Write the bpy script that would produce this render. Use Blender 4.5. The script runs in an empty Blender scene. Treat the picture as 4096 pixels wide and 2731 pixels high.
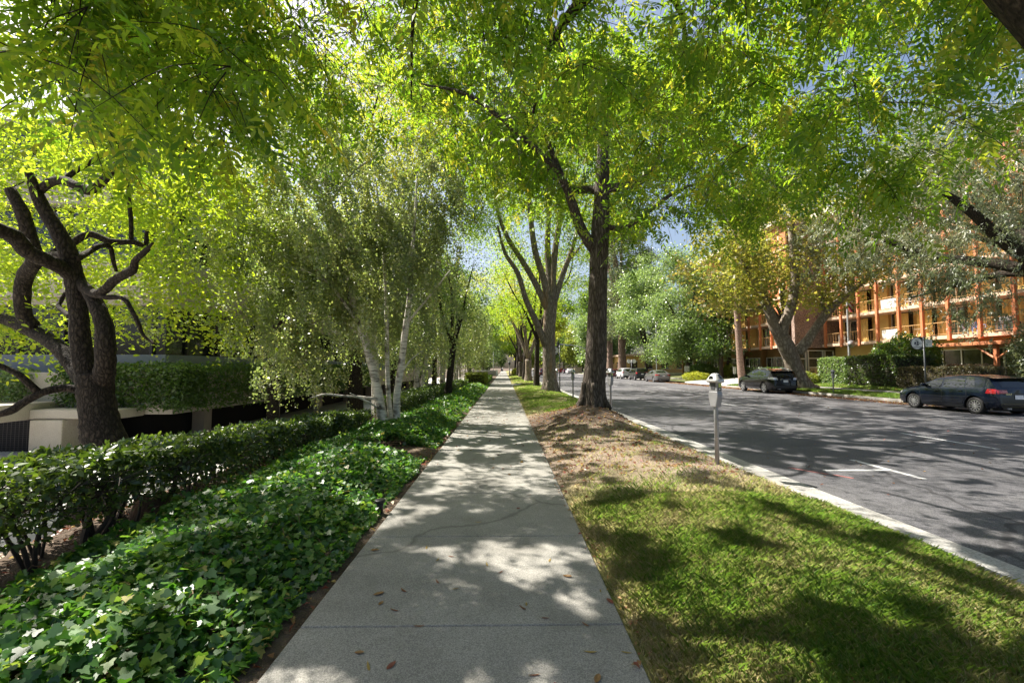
import bpy, math, random
import numpy as np
from mathutils import Vector, Matrix, Euler
R = math.radians
random.seed(7)
NR = np.random.default_rng(11)
scene = bpy.context.scene
COL = scene.collection

# ------------------------------------------------------------------ camera
cam_d = bpy.data.cameras.new('camera'); cam = bpy.data.objects.new('camera', cam_d); COL.objects.link(cam)
cam.location = (0, 0, 1.6); cam.rotation_euler = (R(93.27), 0, R(-1.0))
cam_d.lens = 16; cam_d.sensor_width = 36; cam_d.clip_start = 0.05; cam_d.clip_end = 3000
scene.camera = cam
CR = Euler((R(93.27), 0, R(-1.0))).to_matrix()

def at(px, py, Y):
    """the world point that a picture position (1024 px wide) shows at distance Y along the street"""
    d = CR @ Vector(((px - 512) / 455.1, (341 - py) / 455.1, -1))
    t = Y / d.y
    return Vector((0, 0, 1.6)) + d * t
def atp(px, py, Y): return at(px / 4, py / 4, Y)          # same for full photograph pixels

# ------------------------------------------------------------------ objects
def tag(o, label=None, cat=None, group=None, kind=None):
    if label: o['label'] = label
    if cat: o['category'] = cat
    if group: o['group'] = group
    if kind: o['kind'] = kind
    return o
def empty(name, loc, label, cat, group=None, rz=0):
    o = bpy.data.objects.new(name, None); COL.objects.link(o)
    o.location = loc; o.rotation_euler = (0, 0, rz); o.empty_display_size = .2
    return tag(o, label, cat, group)
def copy_tree(o, parent=None):
    c = o.copy(); COL.objects.link(c)
    if parent is not None: c.parent = parent
    for ch in list(o.children): copy_tree(ch, c)
    return c
def link(name, me, mat, parent=None, world=False):
    o = bpy.data.objects.new(name, me); COL.objects.link(o)
    if mat is not None:
        for m in (mat if isinstance(mat, (list, tuple)) else [mat]): me.materials.append(m)
    if parent is not None:
        o.parent = parent
        if world:
            p = parent; off = Vector((0, 0, 0))
            while p is not None: off += p.location; p = p.parent
            o.location = -off
    return o
def np_mesh(name, V, F, mat, parent=None, world=False, tint=None, smooth=False):
    V = np.asarray(V, np.float32).reshape(-1, 3); F = np.asarray(F, np.int32); n, k = F.shape
    me = bpy.data.meshes.new(name)
    me.vertices.add(len(V)); me.vertices.foreach_set('co', V.ravel())
    me.loops.add(n * k); me.loops.foreach_set('vertex_index', F.ravel())
    me.polygons.add(n); me.polygons.foreach_set('loop_start', np.arange(n, dtype=np.int32) * k)
    me.polygons.foreach_set('loop_total', np.full(n, k, np.int32))
    if smooth: me.polygons.foreach_set('use_smooth', np.ones(n, bool))
    me.update(calc_edges=True)
    if tint is not None:
        a = me.attributes.new('tint', 'FLOAT', 'FACE'); a.data.foreach_set('value', np.asarray(tint, np.float32))
    return link(name, me, mat, parent, world)

class MB:
    def __init__(s): s.v = []; s.f = []; s.m = []; s.mi = 0
    def add(s, vs, fs):
        b = len(s.v); s.v += [tuple(v) for v in vs]; s.f += [tuple(i + b for i in f) for f in fs]; s.m += [s.mi] * len(fs); return s
    def box(s, x0, x1, y0, y1, z0, z1):
        return s.add([(x0,y0,z0),(x1,y0,z0),(x1,y1,z0),(x0,y1,z0),(x0,y0,z1),(x1,y0,z1),(x1,y1,z1),(x0,y1,z1)],
              [(3,2,1,0),(4,5,6,7),(0,1,5,4),(1,2,6,5),(2,3,7,6),(3,0,4,7)])
    def cbox(s, c, sx, sy, sz, M=None):
        vs = [Vector((a*sx/2, b*sy/2, d*sz/2)) for d in (-1,1) for a,b in ((-1,-1),(1,-1),(1,1),(-1,1))]
        if M is not None: vs = [M @ v for v in vs]
        return s.add([v + Vector(c) for v in vs], [(3,2,1,0),(4,5,6,7),(0,1,5,4),(1,2,6,5),(2,3,7,6),(3,0,4,7)])
    def tube(s, pts, rad, n=8, cap=True, wob=0, rng=random):
        pts = [Vector(p) for p in pts]
        if not hasattr(rad, '__len__'): rad = [rad] * len(pts)
        vs = []; fs = []; up = None
        for i, p in enumerate(pts):
            a = pts[max(i-1,0)]; b = pts[min(i+1,len(pts)-1)]; t = (b - a)
            t = t.normalized() if t.length > 1e-9 else Vector((0,0,1))
            if up is None:
                up = Vector((1,0,0)) if abs(t.x) < .8 else Vector((0,1,0))
            u = (up - t * up.dot(t)).normalized(); up = u; w = t.cross(u)
            for k in range(n):
                an = 2*math.pi*k/n; r = rad[i] * (1 + wob * rng.uniform(-1,1))
                vs.append(p + (u*math.cos(an) + w*math.sin(an)) * r)
        for i in range(len(pts)-1):
            for k in range(n):
                fs.append((i*n+k, i*n+(k+1)%n, (i+1)*n+(k+1)%n, (i+1)*n+k))
        if cap: fs.append(tuple(range(n-1,-1,-1))); fs.append(tuple((len(pts)-1)*n+k for k in range(n)))
        return s.add(vs, fs)
    def lathe(s, prof, n=20, c=(0,0,0), axis='z', cap=True):
        vs = []
        for r, h in prof:
            for k in range(n):
                a = 2*math.pi*k/n; x, y = r*math.cos(a), r*math.sin(a)
                q = (x,y,h) if axis == 'z' else ((x,h,y) if axis == 'y' else (h,x,y))
                vs.append((q[0]+c[0], q[1]+c[1], q[2]+c[2]))
        fs = []
        for i in range(len(prof)-1):
            for k in range(n): fs.append((i*n+k, i*n+(k+1)%n, (i+1)*n+(k+1)%n, (i+1)*n+k))
        if cap: fs.append(tuple(range(n-1,-1,-1))); fs.append(tuple((len(prof)-1)*n+k for k in range(n)))
        return s.add(vs, fs)
    def prism(s, poly, a0, a1, axis='y'):
        """poly: 2-D points; axis y -> (x,z) outline pushed along y; x -> (y,z); z -> (x,y)"""
        def q(p, a): return (p[0],a,p[1]) if axis=='y' else ((a,p[0],p[1]) if axis=='x' else (p[0],p[1],a))
        n = len(poly)
        return s.add([q(p,a0) for p in poly] + [q(p,a1) for p in poly],
              [tuple(range(n)), tuple(range(2*n-1,n-1,-1))] + [(i,i+n,(i+1)%n+n,(i+1)%n) for i in range(n)])
    def build(s, name, mat, parent=None, world=False, smooth=False, bevel=0, seg=2):
        me = bpy.data.meshes.new(name); me.from_pydata([tuple(v) for v in s.v], [], s.f)
        if smooth or bevel: me.polygons.foreach_set('use_smooth', [bool(smooth)] * len(me.polygons))
        if isinstance(mat, (list, tuple)): me.polygons.foreach_set('material_index', s.m)
        me.update()
        import bmesh
        bm = bmesh.new(); bm.from_mesh(me); bmesh.ops.recalc_face_normals(bm, faces=bm.faces)
        if bevel:
            es = [e for e in bm.edges if len(e.link_faces)==2 and e.calc_face_angle(0) > .5]
            bmesh.ops.bevel(bm, geom=es, offset=bevel, segments=seg, affect='EDGES', profile=.5, clamp_overlap=True)
        bm.to_mesh(me); bm.free()
        return link(name, me, mat, parent, world)

# ------------------------------------------------------------------ materials
def nt(name):
    m = bpy.data.materials.new(name); m.use_nodes = True; t = m.node_tree; t.nodes.clear()
    out = t.nodes.new('ShaderNodeOutputMaterial'); return m, t, out
def N(t, typ, **kw):
    n = t.nodes.new(typ)
    for k, v in kw.items():
        if k in n.inputs: n.inputs[k].default_value = v
        else: setattr(n, k, v)
    return n
def ramp(t, stops, fac=None):
    r = t.nodes.new('ShaderNodeValToRGB'); e = r.color_ramp.elements
    while len(e) > len(stops): e.remove(e[-1])
    while len(e) < len(stops): e.new(1)
    for el, (p, c) in zip(e, stops): el.position = p; el.color = (*c, 1)
    if fac is not None: t.links.new(fac, r.inputs[0])
    return r
def coords(t, sc=(1,1,1), kind='Object'):
    tc = t.nodes.new('ShaderNodeTexCoord'); mp = t.nodes.new('ShaderNodeMapping'); mp.inputs['Scale'].default_value = sc
    t.links.new(tc.outputs[kind], mp.inputs['Vector']); return mp.outputs[0]
def noise(t, scale, detail=4, rough=.55, vec=None):
    n = N(t, 'ShaderNodeTexNoise', Scale=scale, Detail=detail, Roughness=rough)
    if vec is not None: t.links.new(vec, n.inputs['Vector'])
    return n.outputs['Fac']
def mixc(t, fac, a, b, mode='MIX'):
    n = t.nodes.new('ShaderNodeMix'); n.data_type = 'RGBA'; n.blend_type = mode
    for s_, v in ((0, fac), (6, a), (7, b)):
        if hasattr(v, 'is_linked'): t.links.new(v, n.inputs[s_])
        elif isinstance(v, (int, float)): n.inputs[s_].default_value = v
        else: n.inputs[s_].default_value = (*v, 1)
    return n.outputs[2]
def bump(t, h, strength, dist=.02):
    b = N(t, 'ShaderNodeBump', Strength=strength, Distance=dist); t.links.new(h, b.inputs['Height']); return b.outputs[0]
def simple(name, c, rough=.6, metal=0, var=.12, vs=6, bs=0, bscale=60, coat=0, spec=.5, emit=None):
    m, t, out = nt(name); p = N(t, 'ShaderNodeBsdfPrincipled', Roughness=rough, Metallic=metal)
    p.inputs['Specular IOR Level'].default_value = spec
    if coat: p.inputs['Coat Weight'].default_value = coat; p.inputs['Coat Roughness'].default_value = .04
    v = coords(t); f = noise(t, vs, 5, .6, v)
    r = ramp(t, [(.3, tuple(x*(1-var) for x in c)), (.7, tuple(min(1,x*(1+var)) for x in c))], f)
    t.links.new(r.outputs[0], p.inputs['Base Color'])
    if bs: t.links.new(bump(t, noise(t, bscale, 4, .6, v), bs, .01), p.inputs['Normal'])
    t.links.new(p.outputs[0], out.inputs[0]); return m
def foliage(name, cols, tcols, trans=.45, gloss=.08, rough=.35):
    m, t, out = nt(name)
    a = N(t, 'ShaderNodeAttribute', attribute_name='tint')
    st = [(i/(len(cols)-1), c) for i, c in enumerate(cols)]; st2 = [(i/(len(tcols)-1), c) for i, c in enumerate(tcols)]
    c1 = ramp(t, st, a.outputs['Fac']); c2 = ramp(t, st2, a.outputs['Fac'])
    d = t.nodes.new('ShaderNodeBsdfDiffuse'); tr = t.nodes.new('ShaderNodeBsdfTranslucent'); g = N(t, 'ShaderNodeBsdfGlossy', Roughness=rough)
    t.links.new(c1.outputs[0], d.inputs['Color']); t.links.new(c2.outputs[0], tr.inputs['Color'])
    m1 = N(t, 'ShaderNodeMixShader', Fac=trans); t.links.new(d.outputs[0], m1.inputs[1]); t.links.new(tr.outputs[0], m1.inputs[2])
    m2 = N(t, 'ShaderNodeMixShader', Fac=gloss); t.links.new(m1.outputs[0], m2.inputs[1]); t.links.new(g.outputs[0], m2.inputs[2])
    t.links.new(m2.outputs[0], out.inputs[0]); return m
def bark(name, dark, light, sc=(9,9,2.2), strength=.9, dist=.04, lich=None):
    m, t, out = nt(name); p = N(t, 'ShaderNodeBsdfPrincipled', Roughness=.9); p.inputs['Specular IOR Level'].default_value = .2
    v = coords(t, sc)
    wn = N(t, 'ShaderNodeTexNoise', Scale=1.5, Detail=3); t.links.new(v, wn.inputs['Vector'])
    add = t.nodes.new('ShaderNodeVectorMath'); add.operation = 'MULTIPLY_ADD'; add.inputs[1].default_value = (.8,.8,.8)
    t.links.new(wn.outputs['Color'], add.inputs[0]); t.links.new(v, add.inputs[2])
    vo = N(t, 'ShaderNodeTexVoronoi', Scale=1.6, feature='DISTANCE_TO_EDGE'); t.links.new(add.outputs[0], vo.inputs['Vector'])
    no = noise(t, 5, 6, .65, v)
    h = t.nodes.new('ShaderNodeMath'); h.operation = 'MULTIPLY_ADD'; h.inputs[1].default_value = .5
    t.links.new(no, h.inputs[0]); t.links.new(vo.outputs['Distance'], h.inputs[2])
    r = ramp(t, [(.2, dark), (.75, light)], h.outputs[0])
    c = r.outputs[0]
    if lich: c = mixc(t, ramp(t, [(.55,(0,0,0)),(.7,(1,1,1))], noise(t, .25, 5, .6, v)).outputs[0], c, lich)
    t.links.new(c, p.inputs['Base Color']); t.links.new(bump(t, h.outputs[0], strength, dist), p.inputs['Normal'])
    t.links.new(p.outputs[0], out.inputs[0]); return m
def birch_bark():
    m, t, out = nt('birch_bark'); p = N(t, 'ShaderNodeBsdfPrincipled', Roughness=.7)
    v = coords(t, (3, 3, 16)); n1 = noise(t, 1.2, 6, .7, v); n2 = noise(t, 2.2, 3, .5, coords(t, (1,1,1.2)))
    c = ramp(t, [(.34, (.03,.025,.02)), (.41, (.42,.38,.33)), (.6, (.72,.68,.61))], n1).outputs[0]
    c = mixc(t, ramp(t, [(.56,(0,0,0)),(.66,(1,1,1))], n2).outputs[0], c, (.09,.075,.06))
    t.links.new(c, p.inputs['Base Color']); t.links.new(bump(t, n1, .4, .01), p.inputs['Normal']); t.links.new(p.outputs[0], out.inputs[0]); return m
def ground_mat(name, stops, scale, fine, bs=.4, rough=.95, dist=.02, speck=None, crack=None, stain=None):
    m, t, out = nt(name); p = N(t, 'ShaderNodeBsdfPrincipled', Roughness=rough); p.inputs['Specular IOR Level'].default_value = .25
    v = coords(t); f = noise(t, scale, 6, .6, v); g = noise(t, fine, 3, .6, v)
    c = ramp(t, stops, f).outputs[0]
    c = mixc(t, .55, c, ramp(t, [(.3,(.35,.35,.35)),(.5,(.5,.5,.5)),(.7,(.68,.68,.68))], g).outputs[0], 'OVERLAY')
    if speck:
        vo = N(t, 'ShaderNodeTexVoronoi', Scale=speck[0]); t.links.new(v, vo.inputs['Vector'])
        rr = ramp(t, [(0,(0,0,0)),(1,(1,1,1))], None); sp = t.nodes.new('ShaderNodeSeparateColor'); t.links.new(vo.outputs['Color'], sp.inputs[0])
        t.links.new(sp.outputs[0], rr.inputs[0])
        c = mixc(t, speck[1], c, rr.outputs[0], 'OVERLAY')
    if stain:
        c = mixc(t, ramp(t, [(.52,(0,0,0)),(.72,(stain[1],)*3)], noise(t, stain[0], 5, .65, v)).outputs[0], c, stain[2])
    if crack:                                                  # wandering cracks and sealed seams
        wn = N(t, 'ShaderNodeTexNoise', Scale=1.1, Detail=4); t.links.new(v, wn.inputs['Vector'])
        ad = t.nodes.new('ShaderNodeVectorMath'); ad.operation = 'MULTIPLY_ADD'; ad.inputs[1].default_value = (.9,.9,0); t.links.new(wn.outputs['Color'], ad.inputs[0]); t.links.new(v, ad.inputs[2])
        vo = N(t, 'ShaderNodeTexVoronoi', Scale=crack[0], feature='DISTANCE_TO_EDGE'); t.links.new(ad.outputs[0], vo.inputs['Vector'])
        c = mixc(t, ramp(t, [(0,(crack[2],)*3),(crack[1],(crack[2]*.8,)*3),(crack[1]*1.6,(0,0,0))], vo.outputs['Distance']).outputs[0], c, crack[3])
    t.links.new(c, p.inputs['Base Color']); t.links.new(bump(t, g, bs, dist), p.inputs['Normal'])
    t.links.new(p.outputs[0], out.inputs[0]); return m

M = {}
M['sidewalk'] = ground_mat('sidewalk', [(.3,(.20,.192,.172)),(.5,(.245,.236,.213)),(.7,(.285,.275,.25))], 1.3, 130, .35, .9, .004, (190,.34), (.13,.0025,.6,(.09,.085,.075)), (1.9,.4,(.15,.14,.115)))
M['asphalt'] = ground_mat('asphalt', [(.3,(.078,.077,.083)),(.5,(.10,.098,.104)),(.7,(.128,.125,.127))], .35, 90, .5, .85, .006, (120,.5), (.16,.004,.8,(.035,.034,.036)), (.7,.35,(.07,.068,.068)))
M['kerb'] = ground_mat('kerb', [(.3,(.24,.225,.2)),(.6,(.33,.31,.285))], 2.5, 60, .4, .9, .01)
M['gutter'] = ground_mat('gutter', [(.3,(.25,.24,.22)),(.5,(.33,.32,.30)),(.7,(.37,.36,.34))], 1.6, 45, .8, .9, .01, (70,.22))
M['drive'] = ground_mat('drive', [(.3,(.36,.345,.33)),(.7,(.46,.45,.43))], .8, 60, .3, .9, .006)
M['soil'] = ground_mat('soil', [(.25,(.055,.038,.026)),(.5,(.10,.072,.05)),(.75,(.17,.13,.095))], 2.2, 35, 1, .95, .03)
M['lawn_soil'] = ground_mat('lawn_soil', [(.3,(.05,.075,.02)),(.55,(.09,.10,.035)),(.75,(.2,.165,.085))], 1.4, 40, 1, .95, .03)
M['dust'] = ground_mat('dust', [(.25,(.20,.155,.11)),(.5,(.29,.235,.18)),(.75,(.37,.31,.245))], 1.5, 30, .8, .95, .03)
M['paint_white'] = simple('road_paint', (.42,.42,.42), .7, var=.35, vs=14)
M['paint_red'] = simple('red_spray_paint', (.36,.13,.12), .8, var=.4, vs=9)

def strip_material():
    """soil, straw and lawn of the planting strip, worn bare beside the trees"""
    m, t, out = nt('planting_strip'); p = N(t, 'ShaderNodeBsdfPrincipled', Roughness=.95); p.inputs['Specular IOR Level'].default_value = .2
    v = coords(t); n1 = noise(t, 1.1, 6, .6, v); n2 = noise(t, 30, 4, .6, v); n3 = noise(t, .7, 3, .5, v)
    soil = ramp(t, [(.25,(.12,.085,.062)),(.5,(.225,.17,.13)),(.75,(.33,.265,.215))], n1).outputs[0]
    grass = ramp(t, [(.3,(.12,.15,.04)),(.5,(.24,.22,.09)),(.68,(.44,.36,.22))], n1).outputs[0]
    sx = t.nodes.new('ShaderNodeSeparateXYZ'); t.links.new(v, sx.inputs[0])
    mm = t.nodes.new('ShaderNodeMath'); mm.operation = 'MULTIPLY_ADD'; mm.inputs[1].default_value = 3.0; t.links.new(n3, mm.inputs[0]); t.links.new(sx.outputs[1], mm.inputs[2])
    mr = N(t, 'ShaderNodeMapRange'); mr.inputs[1].default_value = 6.6; mr.inputs[2].default_value = 8.4; t.links.new(mm.outputs[0], mr.inputs[0])
    mr2 = N(t, 'ShaderNodeMapRange'); mr2.inputs[1].default_value = 15.5; mr2.inputs[2].default_value = 18.5; t.links.new(mm.outputs[0], mr2.inputs[0])
    df = t.nodes.new('ShaderNodeMath'); df.operation = 'SUBTRACT'; t.links.new(mr.outputs[0], df.inputs[0]); t.links.new(mr2.outputs[0], df.inputs[1])
    c = mixc(t, df.outputs[0], grass, soil)
    # darker earth on the mound round the first tree
    vd = t.nodes.new('ShaderNodeVectorMath'); vd.operation = 'DISTANCE'; vd.inputs[1].default_value = (2.5, 13.3, .3); t.links.new(v, vd.inputs[0])
    mr3 = N(t, 'ShaderNodeMapRange'); mr3.inputs[1].default_value = 2.7; mr3.inputs[2].default_value = 1.6; t.links.new(vd.outputs['Value'], mr3.inputs[0])
    c = mixc(t, mr3.outputs[0], c, ramp(t, [(.3,(.05,.036,.026)),(.7,(.12,.09,.066))], n1).outputs[0])
    c = mixc(t, .6, c, ramp(t, [(.3,(.3,.3,.3)),(.5,(.5,.5,.5)),(.7,(.7,.7,.7))], n2).outputs[0], 'OVERLAY')
    t.links.new(c, p.inputs['Base Color']); t.links.new(bump(t, n2, 1, .03), p.inputs['Normal']); t.links.new(p.outputs[0], out.inputs[0]); return m
M['strip'] = strip_material()

M['bark_grey'] = bark('bark_grey', (.035,.027,.021), (.21,.175,.145), (10,10,2.0), 1, .05)
M['bark_pale'] = bark('bark_pale', (.10,.08,.06), (.40,.34,.285), (8,8,1.6), .9, .05, (.30,.2,.11))
M['bark_dark'] = bark('bark_dark', (.012,.010,.008), (.085,.066,.048), (10,10,5), 1, .04)
M['bark_syc'] = bark('bark_sycamore', (.12,.095,.07), (.42,.36,.29), (3,3,1.5), .4, .03, (.2,.16,.12))
M['bark_pine'] = bark('bark_pine', (.12,.075,.055), (.42,.31,.26), (7,7,2.5), 1, .05)
M['birch'] = birch_bark()
M['twig'] = simple('twig', (.045,.035,.026), .85, var=.3)
M['leaf_pin'] = foliage('pinnate_leaf', [(.04,.095,.010),(.075,.15,.014),(.13,.21,.02),(.30,.28,.04)], [(.19,.40,.015),(.36,.58,.025),(.56,.70,.035),(.84,.68,.06)], 0.52, 0.03, 0.42)
M['leaf_gold'] = foliage('golden_leaf', [(.14,.18,.02),(.25,.26,.03),(.38,.32,.04)], [(.42,.56,.04),(.64,.68,.06),(.85,.66,.1)], 0.54, 0.03, 0.42)
M['leaf_round'] = foliage('round_leaf', [(.075,.14,.014),(.13,.2,.02),(.24,.27,.03)], [(.36,.58,.02),(.56,.70,.03),(.74,.74,.06)], 0.56, 0.03, 0.42)
M['leaf_birch'] = foliage('birch_leaf', [(.085,.125,.05),(.15,.185,.075),(.24,.25,.10),(.42,.30,.10)], [(.28,.42,.08),(.42,.55,.11),(.54,.58,.13),(.72,.52,.13)], 0.46, 0.11, 0.38)
M['leaf_dark'] = foliage('dark_leaf', [(.03,.065,.02),(.055,.10,.026),(.09,.15,.04)], [(.14,.30,.03),(.24,.40,.04),(.36,.5,.07)], 0.38, 0.05, 0.4)
M['leaf_olive'] = foliage('olive_leaf', [(.09,.12,.065),(.15,.18,.10),(.27,.25,.14)], [(.22,.32,.1),(.32,.38,.13),(.44,.42,.17)], 0.34, 0.08, 0.42)
M['leaf_syc'] = foliage('sycamore_leaf', [(.08,.125,.022),(.14,.17,.035),(.22,.20,.05),(.30,.22,.09)], [(.32,.46,.04),(.50,.54,.06),(.62,.50,.09),(.56,.4,.14)], .46, .05, .42)
M['leaf_mid'] = foliage('green_leaf', [(.06,.12,.04),(.11,.18,.06),(.19,.26,.10)], [(.26,.44,.08),(.38,.54,.12),(.5,.6,.18)], 0.42, 0.07, 0.4)
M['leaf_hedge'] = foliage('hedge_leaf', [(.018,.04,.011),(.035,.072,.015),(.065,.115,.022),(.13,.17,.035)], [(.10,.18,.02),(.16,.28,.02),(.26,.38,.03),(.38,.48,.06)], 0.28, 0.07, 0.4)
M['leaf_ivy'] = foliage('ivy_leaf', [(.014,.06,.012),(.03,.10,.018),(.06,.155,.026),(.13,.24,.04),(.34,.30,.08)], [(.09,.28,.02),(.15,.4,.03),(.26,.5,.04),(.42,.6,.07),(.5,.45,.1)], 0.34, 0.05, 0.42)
M['leaf_dry'] = foliage('dry_leaf', [(.30,.22,.06),(.26,.15,.06),(.17,.075,.04),(.20,.06,.045)], [(.5,.38,.1),(.4,.2,.08),(.3,.1,.05),(.3,.08,.05)], .2, .05, .4)
M['leaf_brown'] = foliage('bush_leaf', [(.05,.06,.025),(.10,.085,.045),(.17,.12,.075)], [(.16,.2,.05),(.25,.22,.08),(.36,.26,.12)], 0.3, 0.05, 0.4)
M['leaf_pink'] = foliage('pink_bush_leaf', [(.16,.14,.07),(.26,.19,.13),(.38,.26,.2)], [(.3,.26,.1),(.4,.28,.16),(.5,.32,.22)], 0.3, 0.04, 0.45)
M['leaf_lime'] = foliage('lime_leaf', [(.10,.15,.02),(.18,.22,.03),(.28,.29,.04)], [(.3,.42,.04),(.45,.52,.06),(.6,.6,.08)], 0.35, 0.04, 0.4)
M['grass'] = foliage('grass_blade', [(.07,.16,.022),(.15,.25,.045),(.40,.35,.15),(.66,.55,.33)], [(.26,.5,.04),(.42,.6,.08),(.6,.56,.22),(.75,.66,.4)], .42, .05, .45)

# ------------------------------------------------------------------ world and sun
SUN = Vector((-1.02, .60, 1.52)).normalized()
el = math.asin(SUN.z); az = math.atan2(SUN.x, SUN.y)
w = bpy.data.worlds.new('World'); scene.world = w; w.use_nodes = True
wt = w.node_tree; bg = wt.nodes['Background']; sky = wt.nodes.new('ShaderNodeTexSky'); sky.sky_type = 'NISHITA'
sky.sun_disc = False; sky.sun_elevation = el; sky.sun_rotation = az; sky.air_density = 1.0; sky.dust_density = 4.0; sky.ozone_density = .8
wt.links.new(sky.outputs[0], bg.inputs[0]); bg.inputs[1].default_value = .072
sd = bpy.data.lights.new('sun', 'SUN'); sd.energy = 5; sd.angle = R(.53); sd.color = (1, .94, .84)
so = bpy.data.objects.new('sun', sd); COL.objects.link(so); so.rotation_euler = SUN.to_track_quat('Z', 'Y').to_euler(); so.location = (0, 0, 60)
scene.view_settings.view_transform = 'Standard'; scene.view_settings.look = 'None'
scene.view_settings.exposure = 1.5; scene.view_settings.gamma = 1
scene.cycles.max_bounces = 7; scene.cycles.diffuse_bounces = 4; scene.cycles.glossy_bounces = 3; scene.cycles.transmission_bounces = 5
scene.cycles.transparent_max_bounces = 4; scene.cycles.sample_clamp_indirect = 6; scene.cycles.caustics_reflective = False; scene.cycles.caustics_refractive = False
# ================================================================== the ground
def sstep(a, b, x):
    t = np.clip((x - a) / (b - a), 0, 1); return t * t * (3 - 2 * t)
def wob(x, y, s=1.0):
    return np.sin(x*1.7*s + 1.3)*np.cos(y*1.3*s + .4)*.5 + np.sin(x*3.1*s - y*2.3*s)*.3 + np.sin(y*4.7*s + x*.9*s)*.2
def strip_z(x, y):
    x = np.asarray(x, float); y = np.asarray(y, float)
    e = np.clip((x - .78) / 2.94, 0, 1)
    z = -.03 + .03*e + .12*np.sin(np.pi*e)**.8 + .025*wob(x, y)*np.sin(np.pi*e)
    for cx, cy, h, sx, sy in ((2.45, 13.2, .42, 1.1, 1.8), (2.65, 26.9, .14, 1.0, 1.6), (2.55, 35.7, .05, .8, 1), (2.6, 48.5, .08, .9, 1.2)):
        z = z + h*np.exp(-((x-cx)/sx)**2 - ((y-cy)/sy)**2) * np.clip(np.sin(np.pi*e)*2.2, 0, 1)
    return np.where((y > 40.6) & (y < 44.4), -.012, z)
def far_z(x, y):
    return np.interp(x, [20.1, 20.6, 22.0, 23.7, 26, 30, 60], [0, .05, .12, .16, .42, .5, .5])
def left_z(x, y):
    x = np.asarray(x, float); y = np.asarray(y, float)
    return np.interp(x, [-6.3, -5.9, -5.2, -4.7, -4.2, -1.5, -1.3, -1.2], [-1.2, -1.08, -.6, -.12, .02, .03, -.02, -.03]) + .02*wob(x, y, 1.3)
def grid(name, xs, ys, fz, mat, kind='structure', thick=None):
    X, Y = np.meshgrid(xs, ys); Z = fz(X, Y); nx, ny = len(xs), len(ys)
    V = np.stack([X, Y, Z], -1).reshape(-1, 3)
    i = (np.arange(ny-1)[:, None]*nx + np.arange(nx-1)[None]).reshape(-1)
    o = np_mesh(name, V, np.stack([i, i+1, i+nx+1, i+nx], 1), mat, smooth=True)
    return tag(o, kind=kind)
def yline(a, b, n, p=1.8): return a + (b - a) * np.linspace(0, 1, n)**p

def slab(name, mat, x0, x1, y0, y1, z0, z1, bevel=0):
    return tag(MB().box(x0, x1, y0, y1, z0, z1).build(name, mat, bevel=bevel), kind='structure')
tag(MB().add([(-900,-300,-1.35),(900,-300,-1.35),(900,1500,-1.35),(-900,1500,-1.35)], [(0,1,2,3)]).build('ground', M['soil']), kind='structure')
# sidewalk: cast slabs with open joints between them
b = MB(); y = 2.93 - 1.5*6
while y < 220:
    L = 1.5 if y < 60 else 6.0
    b.box(-1.26, .75, y + .004, y + L - .004, -.2, 0); y += L
tag(b.build('sidewalk', M['sidewalk'], bevel=.006, seg=1), kind='structure')
slab('sidewalk_bed', M['soil'], -1.258, .748, -6, 220, -1.3, -.012)
slab('road', M['asphalt'], 4.5, 19.75, -40, 420, -1.3, -.15)
slab('gutter', M['gutter'], 3.9, 4.5, -12, 300, -1.3, -.142)
b = MB(); y = -6
while y < 40.5: b.box(3.72, 3.9, y+.004, min(y+3.05, 40.6)-.004, -1.3, random.uniform(-.006,.004)); y += 3.05
y = 44.4
while y < 220: b.box(3.72, 3.9, y+.004, y+6.1-.004, -1.3, random.uniform(-.006,.004)); y += 6.1
tag(b.build('kerb', M['kerb'], bevel=.025), kind='structure')
tag(MB().prism([(.75,-.012),(3.72,-.012),(3.9,-.132),(3.9,-.4),(.75,-.4)], 40.6, 44.4, 'y').build('driveway_apron', M['drive']), kind='structure')
xs = np.linspace(.752, 3.72, 46); ys = np.concatenate([np.arange(-4, 20, .09), np.arange(20, 40.6, .25), [40.6]])
grid('planting_strip', xs, ys, strip_z, M['strip'])
grid('planting_strip_beyond', xs[::3], np.concatenate([[44.4], np.arange(44.8, 60, .4), np.arange(60, 220, 2.)]), strip_z, M['strip'])
grid('garden_bed', np.linspace(-6.3, -1.26, 40), np.concatenate([np.arange(-4, 30, .25), np.arange(30, 220, 2.)]), left_z, M['soil'])
slab('driveway', M['drive'], -60, -6.2, -30, 120, -1.34, -1.16)
# across the street
slab('gutter_across', M['gutter'], 19.75, 20.0, -40, 300, -1.3, -.146)
b = MB(); y = -20
while y < 220:
    y1 = y + 3.05
    if not (40 < y < 50.5): b.box(20.0, 20.18, y+.004, y1-.004, -1.3, random.uniform(-.02,.01))
    y = y1
tag(b.build('kerb_across', M['kerb'], bevel=.03), kind='structure')
grid('lawn_across', np.array([20.18, 20.6, 21.2, 22.0]), np.concatenate([np.arange(-20, 41.1, 1.), [41.1]]), far_z, M['lawn_soil'])
grid('lawn_across_beyond', np.array([20.18, 20.6, 21.2, 22.0]), np.arange(50.3, 220, 3.), far_z, M['lawn_soil'])
grid('sidewalk_across', np.array([22.0, 22.8, 23.7]), np.arange(-20, 220, 4.), lambda x, y: far_z(x, y) + .012, M['sidewalk'])
grid('yard_across', np.array([23.7, 24.5, 26, 28, 30, 36, 90]), np.arange(-20, 300, 4.), far_z, M['lawn_soil'])
grid('driveway_across', np.array([20.0, 20.18, 20.6, 22.0, 23.7, 26, 29]), np.array([41.1, 43, 45, 47, 49, 50.3]), lambda x, y: np.where(x < 20.1, -.1, far_z(x, y)) + .03, M['drive'])
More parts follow.
